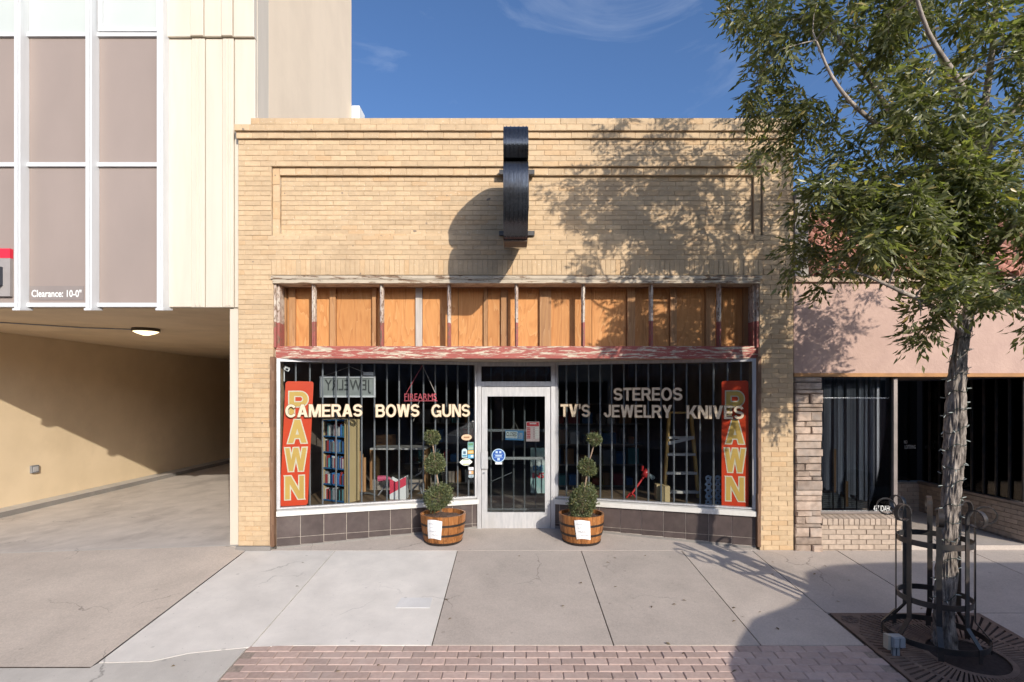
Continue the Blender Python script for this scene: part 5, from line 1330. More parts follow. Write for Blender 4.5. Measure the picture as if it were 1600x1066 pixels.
# ------------------------------------------------------------------ barrel planters and topiaries
STAVE = wood_mat('barrel_wood', (0.36, 0.145, 0.045), (0.17, 0.06, 0.02), (0.50, 0.24, 0.09), (22, 22, 1.6), False, 0.4, 0.28)
HOOP = mat('hoop_iron', (0.045, 0.032, 0.026), (0.03, 0.022, 0.02), scale=20, rough=0.5, metal=0.3)
SOIL = mat('potting_soil', (0.16, 0.10, 0.075), (0.07, 0.045, 0.035), scale=40, rough=0.95, bump=0.8, bscale=80, speck=(0.40, 0.30, 0.25), sscale=55)
INK = flat('ink', (0.10, 0.11, 0.16))
def barrel(cx, cy, label, ang_note, tiltn):
    zb_ = gz(cy) - 0.015; H = 0.405
    rb, rt = 0.262, 0.322
    rad = lambda t: rb + (rt - rb)*t + 0.012*math.sin(math.pi*t)
    root = thing('barrel_planter', label, 'planter', (cx, cy, zb_), 'half barrel planters by the door')
    n = 26
    for k in range(n):
        a0, a1 = 2*math.pi*k/n + 0.006, 2*math.pi*(k+1)/n - 0.006
        q = MB(); vv = []; ts = [0, 0.33, 0.66, 1.0]; j = random.uniform(-0.002, 0.003)
        for t in ts:
            for (a, dr_) in ((a0, 0), ((a0+a1)/2, 0.0015), (a1, 0), (a1, -0.026), (a0, -0.026)):
                r_ = rad(t) + dr_ + j; vv.append((cx + r_*math.cos(a), cy + r_*math.sin(a), zb_ + H*t))
        ff = []
        for i in range(3):
            for m_ in range(5):
                m2 = (m_+1) % 5; ff.append((i*5+m_, i*5+m2, (i+1)*5+m2, (i+1)*5+m_))
        ff += [(4,3,2,1,0), (15,16,17,18,19)]
        q.add(vv, ff).build('stave', STAVE, root)
    for t, w in ((0.035, 0.035), (0.34, 0.03), (0.68, 0.03)):
        t0, t1 = t - w/2/H, t + w/2/H
        MB().lathe([(rad(t0)+0.001, H*t0), (rad(t0)+0.007, H*t0), (rad(t1)+0.007, H*t1), (rad(t1)+0.001, H*t1)], (cx, cy, zb_), 40).build('hoop', HOOP, root, angle=40)
    q = MB(); vv = [(cx, cy, zb_ + H*0.86)]; ff = []
    for r_i, rr in enumerate((0.1, 0.2, 0.298)):
        for k in range(24):
            a = 2*math.pi*k/24; vv.append((cx + rr*math.cos(a), cy + rr*math.sin(a), zb_ + H*0.83 + random.uniform(0, 0.035)))
    for k in range(24):
        k2 = (k+1) % 24; ff.append((0, 1+k, 1+k2))
        for r_i in range(2): ff.append((1+r_i*24+k, 1+(r_i+1)*24+k, 1+(r_i+1)*24+k2, 1+r_i*24+k2))
    q.add(vv, ff).build('soil', SOIL, root, smooth=True)
    # note taped to the staves: a sheet bent round the barrel
    q = MB(); vv = []; nu = 5
    ts_ = (0.90, 0.74, 0.57, 0.40, 0.24)
    for t in ts_:
        for u in range(nu):
            a = ang_note + (u/(nu-1) - 0.5)*0.66 + tiltn*(t - 0.5)
            r_ = rad(t) + 0.012 + 0.004*math.sin(u*1.3)
            vv.append((cx + r_*math.cos(a), cy + r_*math.sin(a), zb_ + H*t + 0.012*math.sin(u)))
    note = q.add(vv, [(j*nu+u, (j+1)*nu+u, (j+1)*nu+u+1, j*nu+u+1) for j in range(4) for u in range(nu-1)]).build('paper_note', PAPER, root)
    for ln_, (t, a0, a1) in enumerate(((0.78, -0.24, -0.02), (0.65, -0.20, -0.06), (0.52, -0.20, 0.12), (0.40, -0.12, 0.22))):
        pts = []
        m = int((a1 - a0)/0.016)
        for i in range(m+1):
            a = ang_note + a0 + (a1-a0)*i/m + tiltn*(t - 0.5); tt = t + random.uniform(-0.028, 0.028)
            r_ = rad(t) + 0.0175
            pts.append((cx + r_*math.cos(a), cy + r_*math.sin(a), zb_ + H*tt))
        MB().tube(pts, 0.0013, 3, False).build('handwriting', INK, note)
    return zb_ + H*0.86
BOX_LEAF = leaf_mat('box_leaf', (0.075, 0.092, 0.040), (0.13, 0.155, 0.068), (0.21, 0.225, 0.105), 0.25, 0.5)
TWIG = mat('twig_bark', (0.34, 0.24, 0.17), (0.24, 0.17, 0.12), scale=30, rough=0.85, stretch=(1, 1, 0.3))
def leaf_cloud(name, mat_, parent, items):
    """items: list of (base, direction, side, length, width) -> one mesh of folded pointed leaves"""
    n = len(items)
    V = np.zeros((n, 5, 3)); 
    b = np.array([i[0] for i in items]); d = np.array([i[1] for i in items]); s = np.array([i[2] for i in items])
    ln = np.array([i[3] for i in items])[:, None]; wd = np.array([i[4] for i in items])[:, None]
    d /= np.linalg.norm(d, axis=1, keepdims=True)
    s = s - d*np.sum(s*d, axis=1, keepdims=True); s /= (np.linalg.norm(s, axis=1, keepdims=True) + 1e-9)
    nr = np.cross(d, s)
    V[:, 0] = b; V[:, 1] = b + d*ln*0.42 + s*wd*0.5 + nr*ln*0.05; V[:, 2] = b + d*ln - nr*ln*0.12; V[:, 3] = b + d*ln*0.42 - s*wd*0.5 + nr*ln*0.05
    V[:, 4] = b + d*ln*0.45 - nr*wd*0.06
    base = (np.arange(n)*5)[:, None, None]
    Fc = np.array([[0, 1, 4], [0, 4, 3], [1, 2, 4], [4, 2, 3]])[None] + base
    me = bpy.data.meshes.new(name)
    me.vertices.add(n*5); me.vertices.foreach_set('co', V.reshape(-1))
    me.loops.add(n*12); me.loops.foreach_set('vertex_index', Fc.reshape(-1).astype(np.int32))
    me.polygons.add(n*4); me.polygons.foreach_set('loop_start', np.arange(0, n*12, 3, dtype=np.int32))
    me.update(calc_edges=True); me.validate()
    me.materials.append(mat_)
    return link(bpy.data.objects.new(name, me), parent)
def rv():
    v = Vector((random.gauss(0, 1), random.gauss(0, 1), random.gauss(0, 1))); return v.normalized()
def topiary(cx, cy, balls, trunk, zs, label):
    root = thing('topiary', label, 'topiary', (cx, cy, zs), 'topiaries in the barrels')
    MB().tube(trunk, [0.017, 0.015, 0.013, 0.012, 0.011, 0.010, 0.008][:len(trunk)], 7).build('stem', TWIG, root, smooth=True)
    for (c, r_) in balls:
        r_ *= 0.80
        it_ = []; tw = MB()
        bump = [(rv(), random.uniform(0.05, 0.30)) for _ in range(14)]
        for i in range(int(5200*(r_/0.2)**2) + 250):
            u = rv(); rr = r_*(0.55 + 0.45*random.random()**0.45)
            f_ = 1.0 + sum(h*max(0, u.dot(b_))**6 for b_, h in bump) - 0.08
            if random.random() < 0.06: f_ *= random.uniform(1.05, 1.28)
            p = c + Vector((u.x, u.y, u.z*0.95))*rr*f_
            d = (u*0.8 + rv()*0.8 + Vector((0, 0, 0.25)))
            it_.append((tuple(p), tuple(d), tuple(rv()), random.uniform(0.022, 0.040), random.uniform(0.010, 0.017)))
        for i in range(int(60*r_/0.2)):
            u = rv()
            if u.z < -0.3: continue
            e = c + u*r_*random.uniform(1.05, 1.34)
            tw.tube([c + u*r_*0.8, e], [0.002, 0.0012], 3)
            for k in range(7):
                it_.append((tuple(c + u*r_*(0.85 + 0.07*k) if k < 5 else e), tuple(u*0.6 + rv()), tuple(rv()), random.uniform(0.018, 0.034), random.uniform(0.009, 0.015)))
        for i in range(26):
            u = rv(); tw.tube([c - Vector((0, 0, r_*0.3)), c + u*r_*0.55 + rv()*r_*0.1, c + u*r_*0.98], [0.006, 0.004, 0.002], 4)
        fo = leaf_cloud('foliage', BOX_LEAF, root, it_); fo['kind'] = 'stuff'
        tw.build('twigs', TWIG, fo)
yB = 0.40
zsL = barrel(PX(692.5, yB), yB, 'half barrel planter with a white note, left of the door', -1.85, 0.10)
zsR = barrel(PX(908.5, yB), yB, 'half barrel planter with a white note, right of the door', -1.62, -0.12)
def P3(px, py, dy=0.0): return Vector(at(px, py, yB + dy))
topiary(PX(692, yB), yB, [(P3(675, 684), 0.118), (P3(679, 727), 0.168), (P3(686, 777), 0.215)],
        [P3(689, 800), P3(686, 775), P3(684.5, 755), P3(681, 735), P3(679, 715), P3(677, 700), P3(675, 684)], zsL, 'three tier topiary in the barrel left of the door')
topiary(PX(908, yB), yB, [(P3(930, 687), 0.108), (P3(918, 730), 0.138), (P3(911, 784), 0.235)],
        [P3(909, 802), P3(911, 780), P3(914, 760), P3(917, 742), P3(920, 722), P3(925, 706), P3(930, 688)], zsR, 'three tier topiary in the barrel right of the door')

# ------------------------------------------------------------------ tree grate, guard and outlet post
TX, TY = 4.00, -2.33
GCX, GCY = 3.91, -2.33
gzz = lambda y: gz(y)
pit = sheet('planting_pit', [(GX0, GY0), (GX1, GY0), (GX1, GY1), (GX0, GY1)], mat('pit_soil', (0.05, 0.035, 0.03), (0.03, 0.02, 0.018), scale=30, rough=1), walk, -0.011, 0.004)
grate = thing('tree_grate', 'square rusty iron tree grate with radial slots around the tree', 'grate', (GCX, GCY, gz(GCY)))
def gbox(q, pts, t=0.012, lift=0.004):
    n = len(pts)
    q.add([(p[0], p[1], gz(p[1]) + lift - t) for p in pts] + [(p[0], p[1], gz(p[1]) + lift) for p in pts],
          [tuple(range(n-1, -1, -1)), tuple(range(n, 2*n))] + [(i, (i+1) % n, n+(i+1) % n, n+i) for i in range(n)])
    return q
fw = 0.045
for nm, pts in (('frame_bar', [(GX0, GY0), (GX0+fw, GY0+fw), (GX0+fw, GY1-fw), (GX0, GY1)]), ('frame_bar', [(GX1-fw, GY0+fw), (GX1, GY0), (GX1, GY1), (GX1-fw, GY1-fw)]),
                ('frame_bar', [(GX0, GY0), (GX1, GY0), (GX1-fw, GY0+fw), (GX0+fw, GY0+fw)]), ('frame_bar', [(GX0+fw, GY1-fw), (GX1-fw, GY1-fw), (GX1, GY1), (GX0, GY1)])):
    gbox(MB(), pts).build(nm, RUST, grate)
gcx, gcy = (GX0+GX1)/2, (GY0+GY1)/2
for r0, r1 in ((0.30, 0.345), (0.55, 0.585)):
    q = MB(); n = 60
    for k in range(n):
        a0, a1 = 2*math.pi*k/n, 2*math.pi*(k+1)/n
        gbox(q, [(gcx + r0*math.cos(a0), gcy + r0*math.sin(a0)), (gcx + r1*math.cos(a0), gcy + r1*math.sin(a0)), (gcx + r1*math.cos(a1), gcy + r1*math.sin(a1)), (gcx + r0*math.cos(a1), gcy + r0*math.sin(a1))], 0.012, 0.0035)
    q.build('grate_ring', RUST, grate)
n = 84
for k in range(n):
    a = 2*math.pi*(k + 0.5)/n
    ca_, sa_ = math.cos(a), math.sin(a)
    rmax = min((0.77 - fw)/max(abs(ca_), 1e-6), (0.765 - fw)/max(abs(sa_), 1e-6))
    for r0, r1 in ((0.342, 0.553), (0.582, rmax + 0.01)):
        if r1 - r0 < 0.03: continue
        w0, w1 = r0*math.pi/n*0.58, r1*math.pi/n*(0.62 if r1 < 0.6 else 0.66)
        pts = [(gcx + r0*ca_ - w0*sa_, gcy + r0*sa_ + w0*ca_), (gcx + r0*ca_ + w0*sa_, gcy + r0*sa_ - w0*ca_), (gcx + r1*ca_ + w1*sa_, gcy + r1*sa_ - w1*ca_), (gcx + r1*ca_ - w1*sa_, gcy + r1*sa_ + w1*ca_)]
        pts = [(min(max(p[0], GX0+0.01), GX1-0.01), min(max(p[1], GY0+0.01), GY1-0.01)) for p in pts]
        gbox(MB(), pts[::-1], 0.012, 0.003 + random.uniform(0, 0.0006)).build('grate_bar', RUST, grate)
# solid corner with a cast flower
gbox(MB(), [(GX0+0.03, GY1-0.42), (GX0+0.30, GY1-0.03), (GX0+0.03, GY1-0.03)], 0.012, 0.0055).build('corner_plate', RUST, grate)
fl = MB()
for k in range(6):
    a = k*math.pi/3; c0 = (GX0 + 0.12 + 0.05*math.cos(a), GY1 - 0.14 + 0.05*math.sin(a))
    pts = [(c0[0] + 0.032*math.cos(i*math.pi/5), c0[1] + 0.024*math.sin(i*math.pi/5), gz(c0[1]) + 0.010) for i in range(11)]
    fl.tube(pts, 0.005, 4)
fl.build('cast_flower', RUST, grate)

guard = thing('tree_guard', 'black iron tree guard with curled bar tops around the tree trunk', 'tree guard', (GCX, GCY, gz(GCY)))
GR = 0.285; zg = gz(GCY); ztop = 1.04
for k in range(8):
    a = 2*math.pi*(k + 0.30)/8
    o_ = Vector((math.cos(a), math.sin(a), 0)); t_ = Vector((-math.sin(a), math.cos(a), 0)); c0 = Vector((GCX, GCY, 0))
    pts = [c0 + o_*0.40 + Vector((0, 0, zg + 0.01)), c0 + o_*0.40 + Vector((0, 0, zg + 0.13)), c0 + o_*(GR+0.005) + Vector((0, 0, zg + 0.27))]
    pts += [c0 + o_*(GR+0.005) + Vector((0, 0, zg + 0.27 + (ztop - zg - 0.27)*i/4)) for i in range(1, 5)]
    rl = 0.075
    for i in range(1, 15):
        b = math.pi - i*math.radians(22)
        pts.append(c0 + o_*(GR + 0.005 + rl + rl*math.cos(b)) + Vector((0, 0, ztop + rl*math.sin(b))))
    MB().strip(pts, 0.042, 0.010, t_).build('curled_bar', IRON, guard, angle=35)
for rr, zc, w in ((GR, zg + 0.97, 0.05), (GR, zg + 0.44, 0.05), (0.395, zg + 0.10, 0.05)):
    MB().lathe([(rr-0.006, -w/2), (rr+0.003, -w/2), (rr+0.003, w/2), (rr-0.006, w/2), (rr-0.006, -w/2)], (GCX, GCY, zc), 40).build('ring', IRON, guard, angle=35)
# outlet post
oy = -2.50; ox = PX(1399, oy); oz = gz(oy)
UG = mat('grey_plastic', (0.30, 0.33, 0.36), (0.25, 0.275, 0.30), scale=8, rough=0.5)
ub = thing('outlet_post', 'grey weatherproof outlet box on a short stake beside the tree guard', 'outlet box', (ox, oy, oz))
for i in (-1, 1):
    MB().box(ox + i*0.0172 - 0.0125, ox + i*0.0172 + 0.0125, oy - 0.0156, oy + 0.0156, oz - 0.0078, oz + 0.0858).build('stake', UG, ub)
MB().box(ox - 0.0530, ox + 0.0530, oy - 0.0429, oy + 0.0351, oz + 0.0819, oz + 0.1755).build('box', UG, ub)
MB().box(ox - 0.0484, ox - 0.0047, oy - 0.0585, oy - 0.0437, oz + 0.0874, oz + 0.1700).build('cover', UG, ub)
MB().box(ox + 0.0047, ox + 0.0484, oy - 0.0585, oy - 0.0437, oz + 0.0874, oz + 0.1700).build('cover', UG, ub)
MB().box(ox - 0.0819, ox - 0.0546, oy - 0.0234, oy + 0.0390, oz + 0.0546, oz + 0.1794).build('rear_box', flat('beige_plastic', (0.42, 0.39, 0.32)), ub)

# ------------------------------------------------------------------ the street tree
tree = thing('street_tree', 'leafy street tree with rough bark growing from the iron grate', 'tree', (TX, TY, gz(TY)))
BARK, N, L, B = new_mat('bark')
p_ = pos(N, L, (1, 1, 0.35)); nb = noise_n(N, L, p_, 26, 6, 0.65)
col = ramp(N, L, nb, [(0.34, (0.06, 0.047, 0.04)), (0.5, (0.21, 0.175, 0.15)), (0.66, (0.40, 0.345, 0.30))])
L.new(mix(N, L, ramp(N, L, noise_n(N, L, pos(N, L), 5, 3), [(0.5, 0.0), (0.75, 0.4)]), col, (0.24, 0.21, 0.18)), B.inputs['Base Color'])
B.inputs['Roughness'].default_value = 0.9; bump_n(N, L, B, nb, 0.8, 0.012)
TWB = mat('branch_bark', (0.44, 0.375, 0.325), (0.20, 0.165, 0.14), scale=16, rough=0.85, bump=0.3, bscale=60, stretch=(1, 1, 0.5))
def tw_(px, py, y): return Vector(at(px, py, y))
tp = [Vector((TX + 0.01, TY, gz(TY) - 0.05)), tw_(1475, 960, TY), tw_(1481, 860, TY), tw_(1487, 760, TY), tw_(1493, 660, TY), tw_(1494, 600, TY), tw_(1499, 555, TY), tw_(1508, 500, TY)]
tr_ = [0.092, 0.074, 0.067, 0.067, 0.074, 0.064, 0.055, 0.053]
# dense bark surface on the trunk
def bark_tube(path, rads, nseg, nring, amp):
    cum = [0]
    for a, b in zip(path[:-1], path[1:]): cum.append(cum[-1] + (b-a).length)
    tot = cum[-1]; vv = []; ff = []
    for i in range(nring + 1):
        s_ = tot*i/nring; j = 0
        while j < len(path) - 2 and cum[j+1] < s_: j += 1
        t = (s_ - cum[j])/(cum[j+1]-cum[j]); t = min(max(t, 0), 1)
        c = path[j].lerp(path[j+1], t); r_ = rads[j] + (rads[j+1]-rads[j])*t
        for k in range(nseg):
            a = 2*math.pi*k/nseg; u = Vector((math.cos(a), math.sin(a), 0))
            q = Vector((u.x*2.6, u.y*2.6, s_*2.0))
            h = mnoise.noise(Vector((u.x*3.6 + 0.9*mnoise.noise(q*1.7), u.y*3.6 + 0.9*mnoise.noise(q*1.3 + Vector((9, 0, 0))), s_*5.0)))
            rid = (1 - abs(h)*2.2)
            h2 = mnoise.noise(Vector((u.x*9, u.y*9, s_*10)))
            rr = r_*(1 + amp*(0.5*(-rid) + 0.35*h2 + 0.35)) + 0.02*mnoise.noise(q)*min(1, r_*8)
            vv.append(tuple(c + u*rr))
    for i in range(nring):
        for k in range(nseg):
            k2 = (k+1) % nseg; ff.append((i*nseg+k, i*nseg+k2, (i+1)*nseg+k2, (i+1)*nseg+k))
    ff.append(tuple(range(nring*nseg, (nring+1)*nseg)))
    return vv, ff
vv, ff = bark_tube(tp, tr_, 110, 360, 0.36)
MB().add(vv, ff).build('trunk', BARK, tree, smooth=True)
# limbs
fork = tp[-1]
limbs = [
    ([fork - Vector((0, 0, 0.1)), tw_(1521, 440, -2.30), tw_(1524, 392, -2.25), tw_(1508, 318, -2.22), tw_(1531, 243, -2.25), tw_(1534, 198, -2.3), tw_(1549, 90, -2.4), tw_(1556, 0, -2.5), tw_(1548, -120, -2.5)], [0.062, 0.056, 0.052, 0.050, 0.044, 0.040, 0.032, 0.024, 0.012]),
    ([tw_(1508, 322, -2.22), tw_(1480, 285, -2.1), tw_(1447, 243, -2.0), tw_(1393, 176, -1.9), tw_(1362, 131, -1.85), tw_(1330, 85, -1.8), tw_(1285, 30, -1.75), tw_(1235, -40, -1.7)], [0.05, 0.045, 0.04, 0.034, 0.028, 0.024, 0.018, 0.01]),
    ([tw_(1522, 400, -2.25), tw_(1548, 320, -2.0), tw_(1543, 270, -1.9), tw_(1505, 180, -1.75), tw_(1470, 90, -1.6), tw_(1440, 0, -1.5), tw_(1400, -110, -1.4)], [0.06, 0.055, 0.046, 0.038, 0.03, 0.022, 0.01]),
    ([fork - Vector((0, 0, 0.15)), tw_(1475, 492, -2.45), tw_(1440, 470, -2.6), tw_(1400, 452, -2.7), tw_(1350, 430, -2.65), tw_(1300, 420, -2.5)], [0.034, 0.028, 0.024, 0.019, 0.014, 0.008]),
    ([tw_(1515, 470, -2.31), tw_(1470, 425, -2.0), tw_(1415, 390, -1.75), tw_(1360, 372, -1.5), tw_(1310, 380, -1.3)], [0.045, 0.038, 0.03, 0.02, 0.009]),
    ([tw_(1524, 420, -2.28), tw_(1565, 372, -2.6), tw_(1600, 330, -2.8), tw_(1650, 280, -2.9), tw_(1720, 220, -2.9)], [0.05, 0.042, 0.034, 0.026, 0.012]),
    ([tw_(1531, 250, -2.25), tw_(1575, 190, -2.4), tw_(1612, 120, -2.5), tw_(1660, 40, -2.6), tw_(1700, -80, -2.6)], [0.042, 0.036, 0.028, 0.02, 0.01]),
    ([tw_(1512, 490, -2.32), tw_(1560, 470, -2.1), tw_(1600, 452, -1.9), tw_(1660, 440, -1.8)], [0.045, 0.036, 0.028, 0.012]),
    ([tw_(1447, 243, -2.0), tw_(1400, 215, -2.4), tw_(1340, 170, -2.6), tw_(1300, 120, -2.7), tw_(1270, 50, -2.7)], [0.034, 0.028, 0.022, 0.016, 0.008]),
    ([tw_(1534, 200, -2.3), tw_(1500, 130, -2.7), tw_(1450, 50, -3.0), tw_(1420, -50, -3.1)], [0.036, 0.03, 0.02, 0.01]),
]
nodes = []      # skeleton points the twigs may grow from
lm = MB()
def smooth_path(pts, rs, sub=4):
    P, R = [], []
    n = len(pts)
    for i in range(n-1):
        p0, p1, p2, p3 = pts[max(i-1, 0)], pts[i], pts[i+1], pts[min(i+2, n-1)]
        for s_ in range(sub):
            t = s_/sub
            P.append(0.5*((2*p1) + (p2-p0)*t + (2*p0-5*p1+4*p2-p3)*t*t + (3*p1-p0-3*p2+p3)*t**3))
            R.append(rs[i] + (rs[i+1]-rs[i])*t)
    P.append(pts[-1]); R.append(rs[-1]); return P, R
for pts, rs in limbs:
    P, R = smooth_path(pts, rs)
    R = [r_*0.82 for r_ in R]
    lm.tube(P, R, 9)
    for i, (p, r_) in enumerate(zip(P, R)):
        if i > 3: nodes.append((p, r_, len(P)-i))
random.seed(41)
# crown lobes: centre, radii, number of twig ends
lobes = [((2.80, -2.35, 5.80), (1.05, 0.9, 1.2), 115), ((3.45, -2.2, 5.1), (1.15, 1.1, 1.05), 105), ((4.25, -2.5, 2.98), (0.95, 0.7, 0.42), 75), ((4.2, -2.4, 6.3), (1.9, 1.5, 1.3), 150), ((4.45, -2.7, 5.2), (0.9, 0.6, 0.9), 60), ((3.3, -2.6, 6.0), (0.9, 0.6, 0.8), 40),
         ((5.2, -2.5, 5.0), (1.2, 1.2, 1.5), 90), ((3.36, -2.35, 3.58), (0.85, 0.9, 0.58), 135), ((4.15, -2.55, 3.45), (0.95, 0.95, 0.72), 190),
         ((5.0, -2.5, 3.65), (0.9, 0.9, 0.8), 110), ((3.95, -2.5, 4.25), (1.0, 0.9, 0.7), 120), ((2.75, -1.9, 4.9), (0.55, 0.5, 0.5), 35), ((3.4, -2.7, 3.95), (0.8, 0.7, 0.5), 65)]
ends = []
for c, r_, n in lobes:
    for i in range(n):
        u = rv(); rr = random.random()**0.40
        p = Vector((c[0] + u.x*r_[0]*rr, c[1] + u.y*r_[1]*rr, c[2] + u.z*r_[2]*rr))
        if mnoise.noise(p*1.7 + Vector((3, 1, 7))) < -0.06: continue
        if (p - fork).length < 0.35 or p.z < 2.32: continue
        ends.append(p)
ends.sort(key=lambda p: min((p - q[0]).length for q in nodes))
tips = []
for p in ends:
    best = min(nodes, key=lambda q: (p - q[0]).length + (0.25 if q[1] > 0.05 else 0))
    a, r0, _ = best
    ln = (p - a).length
    if ln < 0.05: continue
    mid = a.lerp(p, 0.5) + rv()*ln*0.12 + Vector((0, 0, ln*0.10))
    r0 = min(r0*0.75, 0.007 + 0.013*ln)
    P, R = smooth_path([a, mid, p], [r0, r0*0.7, 0.0035], 3)
    lm.tube(P, R, 5, False)
    for i, (q, rq) in enumerate(zip(P, R)):
        if i >= 2: nodes.append((q, rq, 0))
    tips.append((p, (p - mid).normalized()))
    tips.append((mid.lerp(p, 0.45), ((p - mid).normalized() + rv()*0.8).normalized()))
limb_ob = lm.build('branches', TWB, tree, smooth=True)
items = []
down = Vector((0, 0, -1))
for p, d in tips:
    for c in range(random.randint(5, 7)):
        dd = (d*0.5 + rv()*0.95 + down*0.25).normalized()
        st = p + rv()*0.07
        ln = random.uniform(0.13, 0.22)
        sdv = dd.cross(Vector((0, 0, 1)));
        sdv = sdv.normalized() if sdv.length > 0.05 else Vector((1, 0, 0))
        nl = random.choice((5, 5, 7))
        for k in range(nl):
            t = (k//2 + 0.6)/((nl+1)/2)
            b = st + dd*ln*t + down*ln*0.30*t*t
            side = 0 if k == nl-1 else (1 if k % 2 else -1)
            ld = (dd*0.65 + sdv*side*0.75 + down*0.38 + rv()*0.22)
            if side == 0: ld = dd + down*0.4 + rv()*0.15
            L_ = random.uniform(0.055, 0.115)
            items.append((tuple(b), tuple(ld), tuple(sdv*0.6 + rv()*0.55), L_, L_*random.uniform(0.27, 0.36)))
TLEAF = leaf_mat('ash_leaf', (0.10, 0.110, 0.048), (0.20, 0.205, 0.095), (0.32, 0.315, 0.17), 0.45, 0.32)
camp = Vector((0, -D, HC))
def proj(p):
    k = (p[1] + D)/D
    return 800 + p[0]/(S*k), HZ - (p[2]-HC)/(S*k)
vis = []
for i, it_ in enumerate(items):
    x, y = proj(it_[0])
    if 1080 < x < 1590 and 5 < y < 600: vis.append((it_[0][1], i))
vis.sort(); near = set(i for _, i in vis[:300])
crown = leaf_cloud('crown', TLEAF, tree, [it_ for i, it_ in enumerate(items) if i not in near]); crown['kind'] = 'stuff'
lf = MB().add([(0,0,0), (0.42,0.5,0.05), (1,0,-0.12), (0.42,-0.5,0.05), (0.45,0,-0.02)], [(0,1,4),(0,4,3),(1,2,4),(4,2,3)])
lme = bpy.data.meshes.new('leaf'); lme.from_pydata(lf.v, [], lf.f); lme.materials.append(TLEAF)
for i in near:
    b, d, s_, ln, wd = items[i]
    d = Vector(d).normalized(); s_ = Vector(s_); s_ = (s_ - d*s_.dot(d)).normalized(); nn = d.cross(s_)
    o = bpy.data.objects.new('leaf', lme); link(o, crown)
    o.matrix_basis = Matrix(((d.x*ln, s_.x*wd, nn.x*ln, b[0]), (d.y*ln, s_.y*wd, nn.y*ln, b[1]), (d.z*ln, s_.z*wd, nn.z*ln, b[2]), (0, 0, 0, 1)))
print('leaves', len(items), 'bricks', len(bricks))
# string of fairy lights wound round the trunk
sl_ = thing('string_lights', 'thin string of unlit fairy lights wound around the tree trunk', 'string lights', (TX, TY, 0.3))
pts = []; bulbs = MB(); n = 420
for i in range(n):
    t = i/(n-1); z = 0.15 + t*2.55
    j = 0
    while j < len(tp) - 2 and tp[j+1].z < z: j += 1
    f_ = (z - tp[j].z)/(tp[j+1].z - tp[j].z); f_ = min(max(f_, 0), 1)
    c = tp[j].lerp(tp[j+1], f_); r_ = (tr_[j] + (tr_[j+1]-tr_[j])*f_)*1.10 + 0.008
    a = t*2*math.pi*15 + 0.6*math.sin(t*40)
    u = Vector((math.cos(a), math.sin(a), 0)); pts.append(c + u*r_ + Vector((0, 0, 0.02*math.sin(i*0.7))))
    if i % 4 == 0:
        d = (u + rv()*0.7).normalized(); bulbs.tube([pts[-1], pts[-1] + d*0.018, pts[-1] + d*0.035], [0.004, 0.004, 0.002], 4)
MB().tube(pts, 0.0028, 4).build('wire', flat('wire_green', (0.015, 0.035, 0.022)), sl_)
bulbs.build('bulbs', flat('clear_bulb', (0.50, 0.54, 0.50), 0.2), sl_)['kind'] = 'stuff'

# ------------------------------------------------------------------ parked van beside the camera (its shadow falls into the picture)
VX, VY, VZ = 2.82, -5.0, -0.47
pk = thing('parked_van', 'dark blue delivery van parked at the kerb on the right', 'van', (VX + 3.3, VY - 1.0, VZ))
VP = mat('van_paint', (0.05, 0.07, 0.11), rough=0.3, spec=0.5); VG = flat('van_glass', (0.02, 0.025, 0.03), 0.05); VT = flat('van_tyre', (0.03, 0.03, 0.03), 0.9)
outline = [(0.10, 0.40), (-0.02, 0.55), (-0.02, 0.92), (0.08, 1.14), (0.35, 1.34), (0.8, 1.54), (1.28, 1.74), (1.9, 1.88), (2.4, 2.02), (2.8, 2.22), (3.07, 2.36), (3.6, 2.47), (4.4, 2.52), (6.45, 2.52), (6.6, 2.40), (6.62, 0.5),
           (5.75, 0.42), (5.65, 0.75), (5.25, 0.88), (4.85, 0.75), (4.75, 0.42), (1.75, 0.40), (1.62, 0.75), (1.25, 0.88), (0.85, 0.75), (0.75, 0.40)]
n = len(outline); q = MB()
def vrow(y, k): return [(VX + 3.3 + (x-3.3)*k, VY + y, VZ + 1.3 + (z-1.3)*k) for x, z in outline]
rows = [vrow(0.0, 0.985), vrow(-0.06, 1.0), vrow(-1.94, 1.0), vrow(-2.0, 0.985)]
q.add(sum(rows, []), [tuple(range(n)), tuple(range(4*n-1, 3*n-1, -1))] + [(j*n+i, j*n+(i+1) % n, (j+1)*n+(i+1) % n, (j+1)*n+i) for j in range(3) for i in range(n)])
q.build('body', VP, pk)
for y0, y1 in ((0.002, 0.012), (-2.012, -2.002)):
    MB().prism([(VX + 1.75, VZ + 1.40), (VX + 2.95, VZ + 1.40), (VX + 2.95, VZ + 2.12), (VX + 2.75, VZ + 2.12), (VX + 2.2, VZ + 1.82)], VY + y0, VY + y1, 'y').build('side_window', VG, pk)
for x in (1.25, 5.25):
    for y in (-0.02, -1.78):
        q = MB(Matrix.Translation((VX + x, VY + y, VZ + 0.36)) @ Matrix.Rotation(math.radians(90), 4, 'X'))
        q.lathe([(0.0, 0), (0.22, 0.0), (0.35, 0.0), (0.36, 0.04), (0.36, 0.17), (0.35, 0.2), (0.0, 0.2)], n=28); q.build('wheel', VT, pk, angle=40)
MB().box(VX + 1.95, VX + 2.10, VY + 0.02, VY + 0.22, VZ + 1.45, VZ + 1.75).build('wing_mirror', VP, pk)
MB().box(VX - 0.10, VX + 0.08, VY - 1.95, VY - 0.05, VZ + 0.42, VZ + 0.62).build('bumper', BARS, pk)
for y in (-0.1, -1.55): MB().box(VX - 0.04, VX + 0.06, VY + y - 0.30, VY + y, VZ + 0.78, VZ + 0.95).build('headlight', MILL, pk)

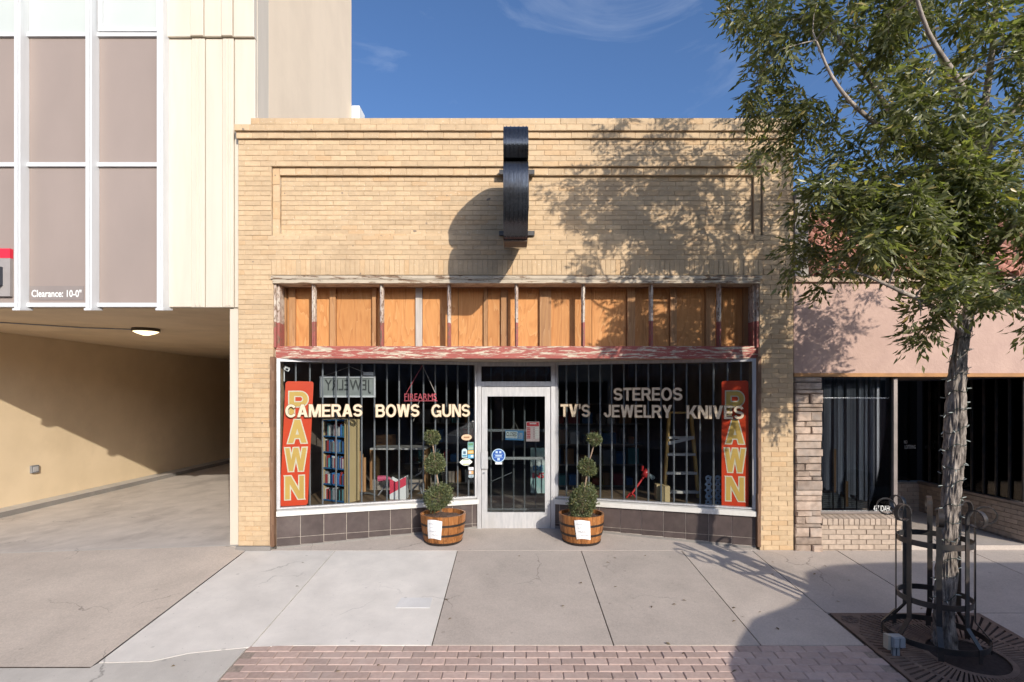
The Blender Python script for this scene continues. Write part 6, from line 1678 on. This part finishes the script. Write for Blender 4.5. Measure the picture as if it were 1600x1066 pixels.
# ------------------------------------------------------------------ the far side of the street, seen only as reflections in the glass
OPP = [(-34, -20, 7.0, (0.42, 0.25, 0.18), 'red brick shop across the street on the far left', None), (-19.9, -8.2, 6.2, (0.60, 0.55, 0.48), 'grey stone shop across the street', None),
       (-8.1, 3.0, 5.6, (0.34, 0.22, 0.18), 'dark brick general store across the street', 'GENERAL MERCHANDISE'), (3.1, 12.0, 6.4, (0.30, 0.29, 0.30), 'dark fronted shop with a lettered sign across the street', "RUDY'S"),
       (12.1, 23, 6.0, (0.42, 0.30, 0.23), 'brown brick shop across the street', None), (23.1, 38, 7.4, (0.70, 0.66, 0.60), 'pale shop across the street on the far right', None)]
OG = flat('far_glass', (0.02, 0.022, 0.025), 0.05); OW = flat('far_trim', (0.45, 0.43, 0.40))
for x0, x1, h, c, lab, sign in OPP:
    b = thing('opposite_building', lab, 'building', ((x0+x1)/2, -20, -0.33))
    m_ = mat('far_wall', c, rough=0.85, scale=3)
    MB().box(x0, x1, -30, -20.001, -0.59, h).build('wall', m_, b)
    MB().box(x0, x1, -20.0, -19.75, h - 0.4, h).build('cornice', OW, b)
    n = int((x1 - x0)/3.2); wv = (x1 - x0)/n
    for k in range(n):
        a = x0 + k*wv
        MB().box(a + 0.25, a + wv - 0.25, -20.0, -19.96, 0.3, 2.9).build('shop_window', OG, b)
        MB().box(a + 0.7, a + wv - 0.7, -20.0, -19.95, 4.0, min(5.2, h - 0.6)).build('window', OG, b)
    if sign:
        To = frame(((x0+x1)/2, -19.9, 0), (-1, 0, 0))
        wd = 4.6 if sign.startswith('G') else 2.2
        text('lettering', sign, To, -wd, wd, 3.15, 3.75, flat('far_letters', (0.45, 0.45, 0.47)), b, 0.02)

# fallen leaves and grit on the pavement
DRY = leaf_mat('dry_leaf', (0.10, 0.065, 0.035), (0.16, 0.11, 0.06), (0.22, 0.17, 0.10), 0.1, 0.7)
dme = bpy.data.meshes.new('fallen_leaf'); dme.from_pydata([(v[0], v[1], v[2]*1.6) for v in lf.v], [], lf.f); dme.materials.append(DRY)
for k in range(34):
    x = random.choice((random.uniform(-3.5, 4.0), random.uniform(1.2, 4.4))); y = random.uniform(-2.8, -0.1)
    o = inst('fallen_leaf', dme, None, (x, y, gz(y) + 0.010), (random.uniform(-0.2, 0.2), random.uniform(-0.2, 0.2), random.uniform(0, 6.28)), (random.uniform(0.03, 0.06), random.uniform(0.018, 0.03), 0.04))
    tag(o, 'small dry leaf lying on the concrete pavement in front of the shop', 'leaf', 'fallen leaves on the pavement')
